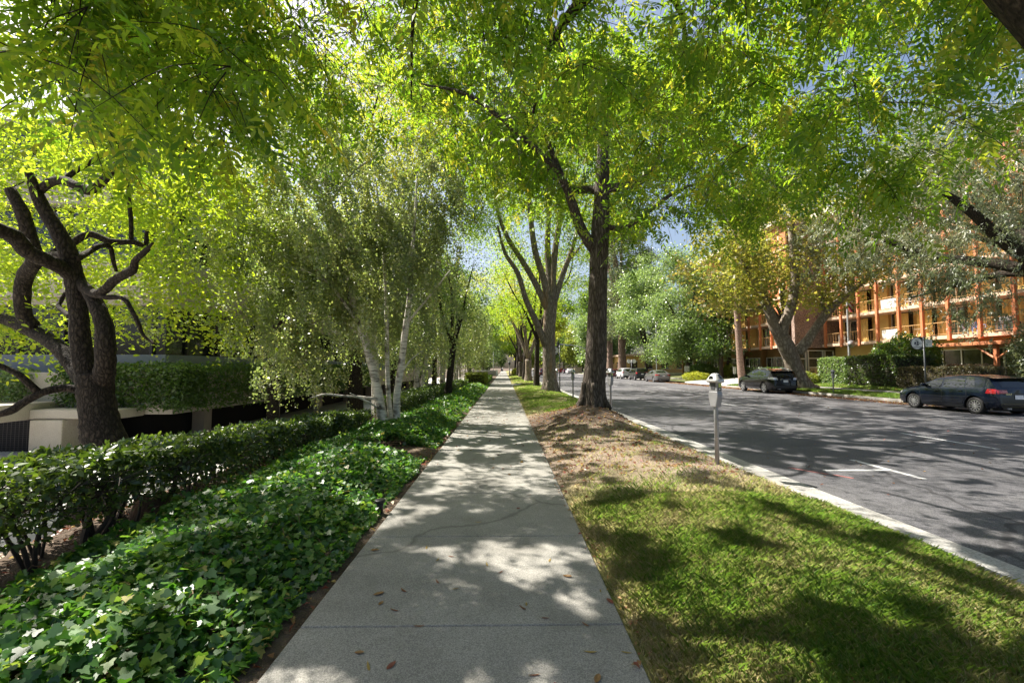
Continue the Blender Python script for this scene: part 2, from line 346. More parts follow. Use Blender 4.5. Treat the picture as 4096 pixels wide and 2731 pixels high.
# painted markings, 4 mm above the asphalt
def mark(x0, x1, y0, y1, mat='paint_white'):
    return tag(MB().box(x0, x1, y0, y1, -.1465, -.146).build('road_marking', M[mat]), kind='structure')
mark(6.55, 6.66, 7.15, 8.65); mark(5.45, 6.55, 7.72, 7.83)
for k in range(8): mark(10.55, 10.67, 9.7 + k*11, 12.1 + k*11); mark(14.15, 14.27, 17.7 + k*11, 20.1 + k*11)
mark(13.4, 13.5, 28, 120)
tag(MB().add([(4.95,8.0,-.1462),(5.02,7.98,-.1462),(5.35,7.5,-.1462),(5.28,7.48,-.1462)],[(0,1,2,3)]).add([(5.36,7.46,-.1462),(5.43,7.45,-.1462),(5.55,7.22,-.1462),(5.49,7.2,-.1462)],[(0,1,2,3)]).build('road_marking', M['paint_red']), kind='structure')

# ================================================================== leaf tools
def unit(a): return a / np.maximum(np.linalg.norm(a, axis=-1, keepdims=True), 1e-9)
def frames(n, up=.6, droop=.3, rng=NR, head=None):
    nn = unit(rng.normal(size=(n, 3)) + np.array([0, 0, up])*2)
    a = unit(np.cross(nn, rng.normal(size=(n, 3))))
    if head is not None: a = unit(a + head)
    a = unit(a - np.array([0, 0, droop]))
    nn = unit(nn - a * (nn*a).sum(-1, keepdims=True)); return a, nn
def quads(C, L, W, a, n, fold=.2):
    L = np.asarray(L).reshape(-1, 1); W = np.asarray(W).reshape(-1, 1); s = np.cross(n, a)
    V = np.stack([C, C + a*L*.42 + s*W*.5 + n*W*fold, C + a*L - n*L*.08, C + a*L*.42 - s*W*.5 + n*W*fold], 1)
    return V.reshape(-1, 3), np.arange(len(C)*4).reshape(-1, 4)
def outline(C, L, pts, a, n, fold=.25):
    L = np.asarray(L).reshape(-1, 1, 1); s = np.cross(n, a); pts = np.asarray(pts, float); k = len(pts)
    V = C[:, None] + (a[:, None]*pts[None, :, :1] + s[:, None]*pts[None, :, 1:] + n[:, None]*(np.abs(pts[None, :, 1:])*fold - pts[None, :, :1]**2*.12))*L
    return V.reshape(-1, 3), np.arange(len(C)*k).reshape(-1, k)
IVY = [(0,0),(-.12,.28),(.12,.5),(.34,.36),(.62,.40),(.62,.22),(1.0,0),(.62,-.22),(.62,-.40),(.34,-.36),(.12,-.5),(-.12,-.28)]
OVAL = [(0,0),(.22,.2),(.55,.24),(.85,.12),(1,0),(.85,-.12),(.55,-.24),(.22,-.2)]
MAPLE = [(0,0),(-.05,.4),(.28,.3),(.45,.62),(.6,.25),(1,0),(.6,-.25),(.45,-.62),(.28,-.3),(-.05,-.4)]
def pinnate(P, D, L, pairs=6, leaf=.075, wid=.024, rng=NR, droop=.35):
    n = len(P); ts = np.linspace(.16, .95, pairs)
    t = np.concatenate([np.repeat(ts, 2), [1.0]]); sd = np.concatenate([np.tile([1., -1.], pairs), [0.]])
    k = len(t); L = np.asarray(L).reshape(n, 1, 1); D = unit(D)
    dz = np.array([0, 0, -1.])
    pos = P[:, None] + (D[:, None]*t[None, :, None] + dz*droop*(t**2)[None, :, None])*L
    T = unit(D[:, None] + dz*2*droop*t[None, :, None])
    upv = unit(np.array([0, 0, 1.]) + rng.normal(scale=.45, size=(n, 3)))[:, None]
    S = unit(np.cross(T, upv + np.zeros_like(T))); Nn = np.cross(S, T)
    a = unit(T*(.55 + (sd == 0)[None, :, None]*2) + S*sd[None, :, None]*.85 + dz*.22 + rng.normal(scale=.16, size=(n, k, 3)))
    nn = Nn + rng.normal(scale=.28, size=(n, k, 3)); nn = unit(nn - a*(nn*a).sum(-1, keepdims=True))
    sc = (L[:, :, 0] / .28) * (.72 + .3*np.sin(np.pi*t))[None] * rng.uniform(.85, 1.15, (n, k))
    tint = np.repeat(rng.beta(1.6, 2.2, n), k) + rng.normal(scale=.07, size=n*k)
    V, F = quads(pos.reshape(-1, 3), (leaf*sc).ravel(), (wid*sc).ravel(), a.reshape(-1, 3), nn.reshape(-1, 3), .12)
    return V, F, np.clip(tint, 0, 1)
def clumps(ells, rng):
    out = []
    for cx, cy, cz, rx, ry, rz, n in ells:
        d = unit(rng.normal(size=(n, 3))); r = rng.uniform(.12, 1, n)**(1/2.3)
        out.append(np.array([cx, cy, cz]) + d*r[:, None]*np.array([rx, ry, rz]))
    return np.concatenate(out)
def grouped(ells, k, rng, spread=.6):
    """leaf clumps gathered round bigger centres, with open gaps between the groups"""
    big = clumps([(*e[:6], max(2, int(e[6]/k))) for e in ells], rng)
    return np.repeat(big, k, 0) + rng.normal(scale=spread, size=(len(big)*k, 3))*[1, 1, .6]
def spline(pts, k=5):
    p = [np.array(q, float) for q in pts]; p = [2*p[0]-p[1]] + p + [2*p[-1]-p[-2]]; out = []
    for i in range(1, len(p)-2):
        for j in range(k):
            t = j/k; a, b_, c, d = p[i-1:i+3]
            out.append(.5*((2*b_) + (-a+c)*t + (2*a-5*b_+4*c-d)*t*t + (-a+3*b_-3*c+d)*t**3))
    out.append(p[-2]); return out
def limb(mb, nodes, pts, r, n=9, k=5, wobble=.05, rng=random):
    """pts: 3-D points; r: radius at each of them"""
    P = spline(pts, k); rr = np.interp(np.linspace(0, len(pts)-1, len(P)), range(len(pts)), r)
    mb.tube(P, list(rr), n, wob=wobble, rng=rng)
    for p, q in zip(P, rr): nodes.append((p, q))
def twig_out(mb, nodes, C, rng, r0=.022, sag=.12, n=4, from_frac=0.):
    """thin branches that grow from the limbs, and from one another, out to every leaf clump"""
    m = len(nodes); NP = np.zeros((m + len(C)*3, 3)); NRd = np.zeros(m + len(C)*3)
    NP[:m] = np.array([p for p, r in nodes]); NRd[:m] = np.array([r for p, r in nodes])
    dist = np.array([np.linalg.norm(NP[:m] - c, axis=1).min() for c in C]); ends = np.zeros((len(C), 3))
    for ci in np.argsort(dist):
        c = C[ci]; d = np.linalg.norm(NP[:m] - c, axis=1) + .5*np.maximum(0, NP[:m, 2] - c[2]) + NRd[:m]*1.5
        i = int(np.argmin(d)); s = NP[i]; ln = np.linalg.norm(c - s)
        mid = s*.5 + c*.5 + np.array([0, 0, sag*ln]) + rng.normal(scale=.06*ln, size=3)
        r = min(NRd[i]*.75, r0*(.5 + .35*ln)); sp = spline([s, mid, c], 3)
        mb.tube(sp, list(np.linspace(r, r*.4, 7)), n, cap=False); ends[ci] = unit(c - mid)
        for j, f in ((3, .75), (5, .55), (6, .45)): NP[m] = sp[j]; NRd[m] = r*f; m += 1
    return ends
# where the crowns let the sun through: gaps run along the sun's direction, down to patches of the street
_VT = np.random.default_rng(99).uniform(size=(256, 256))
def vnoise(x, y, s, o=0):
    x = x/s + 37.3*o + 64; y = y/s + 19.7*o + 64; i = np.floor(x).astype(int); j = np.floor(y).astype(int); u = x-i; v = y-j
    u = u*u*(3-2*u); v = v*v*(3-2*v); g = lambda a, b: _VT[a % 256, b % 256]
    return (g(i,j)*(1-u)+g(i+1,j)*u)*(1-v) + (g(i,j+1)*(1-u)+g(i+1,j+1)*u)*v
def gapn(x, y): return .34*vnoise(x, y, .75, 1) + .38*vnoise(x, y, .36, 2) + .28*vnoise(x, y, .18, 3)
_q = np.random.default_rng(98).uniform(0, 40, (40000, 2)); _CDF = np.sort(gapn(_q[:, 0], _q[:, 1]))
def sunny(x, y):
    """share of sun that reaches the street level at (x, y)"""
    f = np.full(x.shape, .42)
    walk = (x > -1.4) & (x <= .75); lawn = (x > .75) & (x <= 3.8); road = (x > 3.8) & (x <= 20)
    f = np.where(walk, np.interp(y + .5*x, [1.5, 2.6, 3.4, 5, 7, 12, 18], [.08, .13, .27, .38, .44, .42, .40]), f)
    f = np.where(lawn, np.interp(y + .25*(x-2), [1.5, 2.4, 3.0, 5.5, 6.6, 8.5, 11, 13.5, 16], [.22, .42, .86, .86, .55, .66, .46, .28, .45]), f)
    f = np.where(road, np.interp(y - .10*(x-4), [3.6, 4.6, 5.2, 7.6, 8.6, 10, 16, 30], [.15, .2, .95, .95, .5, .30, .28, .28]), f)
    f = np.where((x > 5.2) & (x < 9) & (y < 5.6), .2, f)
    f = np.where(x > 20, .5, f); f = np.where(x > 33, .8, f); f = np.where(x < -1.4, .40, f); f = np.where(x < -5, .5, f)
    return f
def prune(V, F, T, k_=1.0, seed=1):
    c = V[F].mean(1); t = np.maximum(c[:, 2], 0)/SUN.z; r = np.random.default_rng(seed)
    gx = c[:, 0] - SUN.x*t + r.normal(scale=.03, size=len(c)); gy = c[:, 1] - SUN.y*t + r.normal(scale=.03, size=len(c))
    rank = np.searchsorted(_CDF, gapn(gx, gy))/len(_CDF); keep = (rank > sunny(gx, gy)*k_) | (r.uniform(size=len(c)) < .035)
    F2 = F[keep]; k = F.shape[1]; return V[F2].reshape(-1, 3), np.arange(F2.size).reshape(-1, k), T[keep]
def tree(name, label, cat, base, mb, barkm, V, F, tint, leafm, group=None, sun=1.0):
    o = empty(name, base, label, cat, group)
    mb.build('trunk', barkm, o, world=True, smooth=True)
    if base[1] < 62 and name != 'background_tree': V, F, T_ = prune(V, F, tint, sun); tint = T_
    np_mesh('crown', V, F, leafm, o, world=True, tint=tint)
    return o
def leaves_round(C, per, spread, size, rng, aspect=.75, up=.7, droop=.25, pts=None, flat=.7, beta=(1.8, 2.2)):
    n = len(C)*per; c = np.repeat(C, per, 0) + rng.normal(size=(n, 3))*spread*np.array([1, 1, flat])
    a, nn = frames(n, up, droop, rng); L = size*rng.uniform(.6, 1.25, n)
    tint = np.clip(np.repeat(rng.beta(*beta, len(C)), per)*.55 + rng.beta(1.5, 1.8, n)*.45, 0, 1)
    if pts is None: V, F = quads(c, L, L*aspect, a, nn, .15)
    else: V, F = outline(c, L, pts, a, nn)
    return V, F, tint
def join(parts):
    Vs, Fs, Ts = [], [], []; o = 0
    for V, F, T in parts: Vs.append(V); Fs.append(F + o); Ts.append(T); o += len(V)
    return np.concatenate(Vs), np.concatenate(Fs), np.concatenate(Ts)
# ================================================================== street trees on the planting strip
def pin_crown(mb, nodes, ells, rng, sub, per, L=.28, pairs=6, leaf=.075, wid=.024, ln=(.6, 1.1), hang=.55, cut=None, r0=.011, k=6, gs=.5):
    C = grouped(ells, k, rng, gs)
    if cut is not None: C = C[cut(C)]
    E_ = twig_out(mb, nodes, C, rng, r0)
    P = []; D = []
    for c, e in zip(C, E_):
        for s in range(sub):
            d = e*.7 + rng.normal(size=3)*.75; d[2] = d[2]*.5 - hang*rng.uniform(.2, 1.3); d /= np.linalg.norm(d)
            l = rng.uniform(*ln); q = [c, c + d*l*.5 + [0, 0, .06*l], c + d*l + [0, 0, -.16*l]]
            sp = spline(q, 3); mb.tube(sp, [.006, .0055, .005, .0045, .004, .003, .002], 3, cap=False)
            sp = np.array(sp); u = np.linspace(.08, 1, per)
            for j, t in enumerate(u):
                k = t*(len(sp)-1); i = min(int(k), len(sp)-2); p = sp[i]*(1-(k-i)) + sp[i+1]*(k-i)
                tg = unit(sp[i+1]-sp[i]); side = np.cross(tg, [0, 0, 1.]); side = unit(side + 1e-6)
                an = rng.uniform(-.5, .5) + (math.pi if j % 2 else 0)
                v = tg*.5 + (side*math.cos(an) + np.cross(side, tg)*math.sin(an))*.85 + np.array([0, 0, -.12])
                P.append(p); D.append(v)
    P = np.array(P); D = np.array(D)
    return pinnate(P, D, L*rng.uniform(.75, 1.2, len(P)), pairs, leaf, wid, rng)

# the tree whose boughs hang over the camera; its trunk leans in at the top right corner
rng = np.random.default_rng(3); mb = MB(); nodes = []
limb(mb, nodes, [(3.42,1.9,-.1),(3.38,1.95,.25),(3.36,2.0,1.4),(3.26,2.1,2.5),(3.12,2.2,3.3),(2.5,2.45,4.6)], [.4,.31,.27,.26,.25,.22], 12)
for pts, r in (
  ([(2.5,2.45,4.6),(1.2,3.3,5.2),(-.6,4.2,5.9),(-2.6,5.0,6.2),(-4.2,5.6,6.0)], [.2,.15,.11,.07,.03]),
  ([(2.5,2.45,4.6),(2.0,3.9,5.6),(1.3,5.6,6.6),(.8,7.6,7.2),(.6,9.2,6.9)], [.2,.14,.1,.06,.03]),
  ([(2.5,2.45,4.6),(3.2,4.0,5.6),(4.2,5.8,6.6),(5.2,7.4,6.8)], [.2,.13,.09,.04]),
  ([(2.5,2.45,4.6),(2.3,2.2,6.0),(1.8,2.6,8.0),(1.4,3.0,9.2)], [.19,.15,.1,.04]),
  ([(2.5,2.45,4.6),(.9,1.6,5.6),(-1.0,1.2,6.4),(-3,1.8,6.4)], [.17,.12,.08,.03]),
  ([(-.6,4.2,5.9),(-1.2,5.8,6.3),(-1.6,7.6,6.2)], [.045,.03,.012]),
  ([(1.3,5.6,6.6),(2.6,6.6,7.2),(3.4,8.0,7.0)], [.07,.05,.02]),
  ([(3.12,2.2,3.2),(4.3,2.6,4.7),(6.0,3.2,5.8),(7.4,4.2,5.9)], [.14,.11,.07,.03])):
    limb(mb, nodes, pts, r, 8)
ells = [(.9,5.2,6.5,4.6,4.2,2.3,130),(-2.9,4.4,6.1,2.6,2.4,1.4,84),(2.4,7.4,6.3,3.0,2.0,1.7,60),(4.8,6.2,5.8,2.6,2.6,1.6,60),(.4,8.0,7.0,2.2,1.5,1.5,34),(-3.6,3.8,4.7,1.1,1.2,.8,30),(6.2,8,8.2,2.6,2.6,1.6,50),(3.6,4.6,6.6,2.4,1.8,1.4,36),(-4.4,6.6,7.2,2.6,2.2,1.8,54),(-1.8,7.4,7.9,2.4,2.0,1.6,54)]
V, F, T = pin_crown(mb, nodes, ells, rng, 3, 8, .36, 6, .10, .034, cut=lambda C: (np.linalg.norm(C - [0,0,1.6], axis=1) > 3.0) & (C[:, 2] > 3.7))
tree('pistache_tree', 'near tree leaning in at the top right corner, feathery boughs hanging over the sidewalk', 'tree', (3.42,1.9,-.02), mb, M['bark_dark'], V, F, T, M['leaf_pin'])

# first straight trunk on its mound
rng = np.random.default_rng(4); mb = MB(); nodes = []
bz = float(strip_z(2.55, 13.3)) - .12
T0 = [atp(2372,1640,13.3), atp(2374,1560,13.3), atp(2382,1450,13.3), atp(2388,1300,13.3), atp(2393,1100,13.3), atp(2402,900,13.3), atp(2408,760,13.3), atp(2415,560,13.3), atp(2420,300,13.4)]
limb(mb, nodes, [tuple(T0[0]-Vector((0,0,.12)))] + [tuple(p) for p in T0], [.50,.43,.35,.31,.285,.27,.265,.22,.18,.13], 18, 5, .03)
for a_ in range(6):                                       # root flare
    an = a_*1.05+.4; c_ = Vector((T0[0].x, 13.3, bz))
    limb(mb, nodes, [c_+Vector((.25*math.cos(an),.25*math.sin(an),.75)), c_+Vector((.33*math.cos(an),.33*math.sin(an),.3)), c_+Vector((.56*math.cos(an),.56*math.sin(an),.02))], [.1,.11,.04], 7)
K = [atp(2385,1010,13.3), atp(2320,905,13.1), atp(2285,800,12.9), atp(2240,690,12.6), atp(2180,540,12.2)]
limb(mb, nodes, [tuple(p) for p in K], [.17,.155,.13,.1,.05], 10)
for pts, r in (
  ([T0[6],(T0[6].x+1.2,12.6,5.6+1.5),(4.6,11.8,9),(5.8,11.2,9.8)], [.14,.1,.07,.03]),
  ([T0[6],(1.9,14.6,7.6),(1.0,15.8,9.6),(.6,16.6,11)], [.14,.1,.07,.03]),
  ([T0[7],(2.0,12.2,9.6),(.9,11.0,10.8),(-.2,10.4,11.4)], [.12,.09,.06,.03]),
  ([T0[7],(3.6,14.6,10),(4.8,16,11.4)], [.12,.08,.03]),
  ([K[3],(.6,11.4,7.4),(-.8,10.8,8.2),(-2,10.6,8.4)], [.1,.07,.05,.02]),
  ([T0[5],(3.6,13.0,5.7),(4.9,12.6,6.6),(6.2,12.6,7.0)], [.09,.07,.05,.02])):
    limb(mb, nodes, [tuple(p) for p in pts], r, 7)
ells = [(2.0,13.8,10,5.0,3.8,3.0,180),(-.6,12.2,9.6,2.8,2.0,1.8,54),(5.2,12.4,7.9,2.8,2.2,2.0,66),(1.6,11.3,7.6,2.2,1.2,1.2,36),(4.4,11.6,6.8,1.8,1.2,1.2,30),(7.4,13.5,8.6,2.2,2.6,2.2,40),(3.5,15.5,13.6,6,5,2.6,90),(3.2,20,12,5,3.6,2.8,130),(-2.8,14.6,12.6,3.4,3,2.4,84),(8,20,14,3.5,4,2.5,80)]
V, F, T = pin_crown(mb, nodes, ells, rng, 3, 6, .38, 5, .125, .044, (.7, 1.2), r0=.02, gs=.6)
tree('pistache_tree', 'tree with a single straight furrowed grey trunk rising from a mound of bare earth', 'tree', (2.55,13.3,bz), mb, M['bark_grey'], V, F, T, M['leaf_pin'])
for k_, (px, py) in enumerate(((2392,1025),(2378,1123),(2416,1305),(2398,1332))):        # pruning scars
    pass

# second tree: pale thick trunk opening into a vase of limbs
rng = np.random.default_rng(5); mb = MB(); nodes = []
B = lambda px, py, Y=26.9: tuple(atp(px, py, Y))
limb(mb, nodes, [B(2202,1590),B(2200,1566),B(2199,1520),B(2197,1440),B(2196,1330),B(2200,1260),B(2205,1200)], [.66,.52,.41,.375,.37,.38,.38], 16, 5, .04)
for a_ in range(6):
    an = a_*1.05; c_ = Vector(B(2201,1575))
    limb(mb, nodes, [c_+Vector((.28*math.cos(an),.28*math.sin(an),.8)), c_+Vector((.42*math.cos(an),.42*math.sin(an),.3)), c_+Vector((.78*math.cos(an),.78*math.sin(an),-.1))], [.15,.15,.05], 7)
for pts, r in (
  ([B(2185,1385),B(2150,1300,26.6),B(2105,1200,26.3),B(2070,1090,26),B(2020,1010,25.8),B(1990,900,25.5)], [.26,.24,.2,.17,.13,.07]),
  ([B(2190,1240),B(2150,1150,26.6),B(2100,1060,26.5),B(2030,950,26.5),B(1990,840,26.2),B(1970,700,26)], [.24,.22,.2,.17,.13,.06]),
  ([B(2195,1220),B(2170,1100,26.5),B(2140,1000,26),B(2120,850,26),B(2110,700,25.8),B(2080,520,25.6)], [.24,.23,.22,.18,.13,.06]),
  ([B(2205,1210),B(2195,1080,27.3),B(2190,950,27.5),B(2200,800,27.5),B(2210,600,27.5)], [.26,.24,.22,.18,.08]),
  ([B(2210,1215),B(2215,1050,27.2),B(2235,900,27),B(2250,780,27),B(2280,600,27)], [.26,.24,.21,.16,.07]),
  ([B(2215,1215),B(2250,1100,27.4),B(2290,990,27.6),B(2320,880,27.8),B(2380,740,28)], [.23,.2,.17,.12,.05]),
  ([B(2218,1190),B(2262,1060,28),B(2310,1000,28.5),B(2350,940,29)], [.15,.13,.1,.05])):
    limb(mb, nodes, pts, [v*.82 for v in r], 9)
C = grouped([(2.2,26.5,12.5,6.5,5.5,4.4,230),(-1.2,25,10,2.6,2.6,2.0,40),(5.5,25.5,10,3,2.6,2.2,40),(4.5,28,17.5,7.5,6.5,4,260)], 6, rng, .7)
twig_out(mb, nodes, C, rng, .02)
V, F, T = leaves_round(C, 120, .5, .17, rng, .38, .5, .45, beta=(1.6, 2))
tree('pistache_tree', 'tree with a thick pale peeling trunk opening into a vase of many limbs', 'tree', B(2201,1580), mb, M['bark_pale'], V, F, T, M['leaf_pin'])

# the trees farther along the strip
def auto_tree(seed, x, y, z, r0, fork, n, crown, lean=0, per=120, leaf=.2, asp=.4, spread=.6, vee=False, droop=.4, r0t=.03, kmul=1.0):
    """a trunk that forks into limbs reaching into the given crown ellipsoids"""
    rng = np.random.default_rng(seed); rr = random.Random(seed); mb = MB(); nodes = []
    top = (x + lean*fork, y, z + fork)
    limb(mb, nodes, [(x,y,z-.25),(x,y,z+.05),(x+lean*fork*.3,y,z+fork*.35),top], [r0*1.7,r0*1.45,r0*1.02,r0*.98], 12, 5, .05, rr)
    cx, cy, cz, rx, ry, rz = crown[0][:6]
    for i in range(n):
        an = 2*math.pi*i/n + rr.uniform(-.4,.4); k = rr.uniform(.45,.8)
        e = (cx + rx*k*math.cos(an), cy + ry*k*math.sin(an), cz + rz*rr.uniform(0,.6))
        m1 = tuple(top[j]*.65 + e[j]*.35 + (rr.uniform(-.3,.3) if j < 2 else .3) for j in range(3)); m2 = tuple(top[j]*.3 + e[j]*.7 + rr.uniform(-.4,.4) for j in range(3))
        limb(mb, nodes, [top, m1, m2, e], [r0*.6, r0*.5, r0*.33, r0*.1], 7, 4, .06, rr)
    C = grouped(crown, 5, rng, crown[0][3]*.13); twig_out(mb, nodes, C, rng, r0t, n=3)
    V, F, T = leaves_round(C, int(per*kmul), spread, leaf, rng, asp, .5, droop)
    return mb, V, F, T
def strip_tree(label, seed, px, Y, r0, fork, n, lean, crown, barkm='bark_grey', leafm='leaf_pin', **kw):
    x = float(at(px, 380, Y).x); z = float(strip_z(x, Y))
    cr = [(x+c[0], Y+c[1], c[2], *c[3:]) for c in crown]
    mb, V, F, T = auto_tree(seed, x, Y, z, r0, fork, n, cr, lean, **kw)
    return tree('street_tree', label, 'tree', (x, Y, z), mb, M[barkm], V, F, T, M[leafm], 'street trees along the sidewalk')
strip_tree('slim dark street tree just left of and beyond the pale vase-shaped trunk', 21, 536.5, 35.7, .19, 3.6, 4, .02, [(-.2,0,9,4.5,4.2,3.6,120),(2.5,1,17.5,8,7,4.5,260)], 'bark_dark', per=110)
strip_tree('pale street tree forking low into a wide V, fourth trunk along the sidewalk', 22, 528.4, 48.5, .34, 2.3, 3, 0, [(-.6,0,10,5.5,4.5,4,130)], 'bark_pale', 'leaf_gold', per=110)
strip_tree('dark leaning street tree tucked behind the V-forked pale trunk', 23, 524.3, 55, .24, 3.2, 4, .05, [(0,0,10,5,4,4,90)], 'bark_dark', per=110)
strip_tree('brown street tree with twin stems, beyond the V-forked pale trunk', 24, 521.0, 70, .32, 2.4, 3, -.03, [(0,0,10.5,5,4.5,4.2,90)], 'bark_grey', per=110, leaf=.24)
strip_tree('dark thin street tree, second farthest trunk by the sidewalk lamp', 25, 518.2, 80, .26, 4.0, 4, 0, [(0,0,11,5,4.5,4.2,90)], 'bark_dark', per=110, leaf=.26)
strip_tree('farthest dark slim street tree, next to the round shrub by the sidewalk lamp', 26, 514.9, 88, .17, 3.2, 4, .04, [(-.5,0,9,4.5,4.5,4,80)], 'bark_dark', per=110, leaf=.26)

# ================================================================== left: the dark crooked tree
rng = np.random.default_rng(6); mb = MB(); nodes = []; Y0 = 8.0
def Z4(x, y, Y=Y0): return tuple(atp(x/1.568, 900 + y/1.568, Y))
def Z1(x, y, Y=Y0): return tuple(atp(x/1.568, y/1.568, Y))
limb(mb, nodes, [(-7.0,8,-1.25),Z4(668,1480),Z4(640,1300),Z4(612,1150),Z4(600,1010),Z4(590,930)], [.44,.33,.29,.26,.255,.25], 16, 5, .05)
px = lambda w: w/1.568/4*Y0/455/2                          # stem width in that crop -> radius
for pts, r in (
  ([Z4(575,1010),Z4(540,900),Z4(505,740),Z4(497,600),Z4(485,450),Z4(465,330),Z4(430,180,7.9),Z4(365,40,7.8),Z1(260,1280,7.7),Z1(180,1080,7.5)], [.22,.2,.175,.165,.165,.175,.16,.14,.12,.07]),
  ([Z4(640,990),Z4(660,880,7.85),Z4(662,740,7.75),Z4(650,620,7.75),Z4(610,510,7.8),Z4(560,420,7.9),Z4(500,350)], [.2,.175,.165,.15,.135,.12,.09]),
  ([Z4(560,1020),Z4(470,900,8.2),Z4(400,800,8.3),Z4(290,710,8.5),Z4(150,640,8.7),Z4(0,580,8.9),Z4(-160,560,9.1)], [.17,.15,.15,.145,.13,.12,.08]),
  ([Z4(470,330),Z4(390,270,7.8),Z4(280,215,7.5),Z4(170,160,7.3),Z4(90,70,7.1),Z4(0,30,6.9),Z4(-140,-40,6.7)], [.15,.14,.14,.14,.14,.13,.1]),
  ([Z4(210,640,8.6),Z4(150,560,8.5),Z4(140,420,8.4),Z4(160,310,8.3),Z4(220,210,8.1),Z4(180,60,8),Z1(140,1330,7.9),Z1(60,1180,7.8)], [.14,.145,.145,.14,.14,.13,.12,.09]),
  ([Z4(540,1045),Z4(480,1030,7.9),Z4(390,1020,7.8),Z4(260,1050,7.6),Z4(150,1110,7.5),Z4(60,1165,7.4),Z4(-80,1200,7.3)], [.1,.08,.075,.07,.07,.07,.05]),
  ([Z4(240,1045,7.6),Z4(190,1000,7.5),Z4(110,930,7.4),Z4(0,880,7.3),Z4(-90,840,7.2)], [.07,.065,.055,.05,.03]),
  ([Z4(520,390),Z4(600,430,7.7),Z4(660,400,7.6),Z4(730,335,7.5),Z4(830,280,7.4),Z4(850,220,7.3),Z4(915,160,7.2),Z4(960,110,7.1)], [.1,.09,.085,.08,.08,.06,.05,.02]),
  ([Z4(600,430,7.7),Z4(660,450,7.6),Z4(770,455,7.6),Z4(820,520,7.6),Z4(870,620,7.6),Z4(900,690,7.6),Z4(980,750,7.6)], [.05,.05,.045,.04,.04,.03,.015]),
  ([Z4(440,190,7.9),Z4(330,185,8.3),Z4(440,120,8.5),Z4(560,55,8.6),Z4(690,100,8.7),Z4(830,105,8.8),Z4(910,122,8.9),Z4(920,40,8.9),Z1(930,1450,9)], [.09,.085,.08,.075,.07,.06,.055,.035,.015]),
  ([Z4(480,210,7.9),Z4(560,165,8.3),Z4(620,130,8.5),Z4(690,135,8.7),Z4(710,220,8.8),Z4(730,290,8.9)], [.07,.06,.055,.05,.045,.03]),
  ([Z4(440,570,8),Z4(400,540,8.2),Z4(365,510,8.3),Z4(390,460,8.4),Z4(410,420,8.4)], [.05,.045,.045,.04,.03]),
  ([Z1(230,1210,7.7),Z1(320,1140,7.6),Z1(400,1130,7.5),Z1(480,1165,7.4),Z1(550,1195,7.4),Z1(620,1160,7.4),Z1(690,1080,7.3),Z1(760,1000,7.3),Z1(820,950,7.2)], [.08,.085,.085,.085,.085,.08,.07,.055,.03]),
  ([Z1(400,1130,7.5),Z1(460,1080,7.6),Z1(560,1020,7.7),Z1(640,970,7.8),Z1(700,910,7.9)], [.05,.05,.05,.045,.03]),
  ([Z4(825,90,8.8),Z1(820,1360,8.8),Z1(805,1200,8.8),Z1(800,1000,8.9),Z1(795,900,8.9)], [.045,.045,.04,.035,.02])):
    limb(mb, nodes, pts, [v*.84 for v in r], 10, 4, .06)
C = grouped([(-8.4,9.6,7.0,4.2,3.0,3.0,180),(-6.9,9.8,5.0,1.7,2.0,1.9,70),(-9.6,10,4.6,2.6,2.0,2.2,80),(-7.1,10.4,3.2,1.4,1.2,1.2,40),(-9.4,9.4,2.6,1.3,1.2,.8,24),(-12.2,12.6,6.0,3.6,1.7,3.8,300),(-6.8,7.4,10.6,3.8,3.2,1.6,190)], 4, rng, .4)  # last ellipsoid: unseen upper crown, added to shade the near boughs
twig_out(mb, nodes, C, rng, .014, .1)
V, F, T = leaves_round(C, 95, .32, .108, rng, .85, .9, .3, OVAL)
tree('crooked_tree', 'dark crooked tree with twisting limbs, beside the concrete garage on the left', 'tree', (-7.0,8,-1.2), mb, M['bark_dark'], V, F, T, M['leaf_round'], sun=.75)

# ================================================================== birches
def birch_leaves(C, rng, per, size, strands=3, ln=(.5, 1.5), jit=.07):
    """weeping strands of small leaves below every clump"""
    n = len(C)*strands; c0 = np.repeat(C, strands, 0) + rng.normal(scale=.3, size=(n, 3))*[1,1,.5]
    L = rng.uniform(*ln, n); dr = rng.normal(scale=.25, size=(n, 2))
    u = rng.uniform(0, 1, (n, per)); p = c0[:, None] + np.stack([dr[:, :1]*u, dr[:, 1:]*u, -L[:, None]*u], -1) + rng.normal(scale=jit, size=(n, per, 3))
    p = p.reshape(-1, 3); m = len(p); a, nn = frames(m, .2, .8, rng); s = size*rng.uniform(.6, 1.3, m)
    V, F = quads(p, s, s*.72, a, nn, .12)
    cl = np.repeat(np.clip(rng.beta(1.7, 2.6, len(C)), 0, 1), strands*per)
    return V, F, np.clip(cl*.6 + rng.beta(1.3, 2.2, m)*.4, 0, 1)
rng = np.random.default_rng(8); mb = MB(); nodes = []; Yb = 12.5
def G(px, py, Y=Yb): return tuple(atp(px, py, Y))
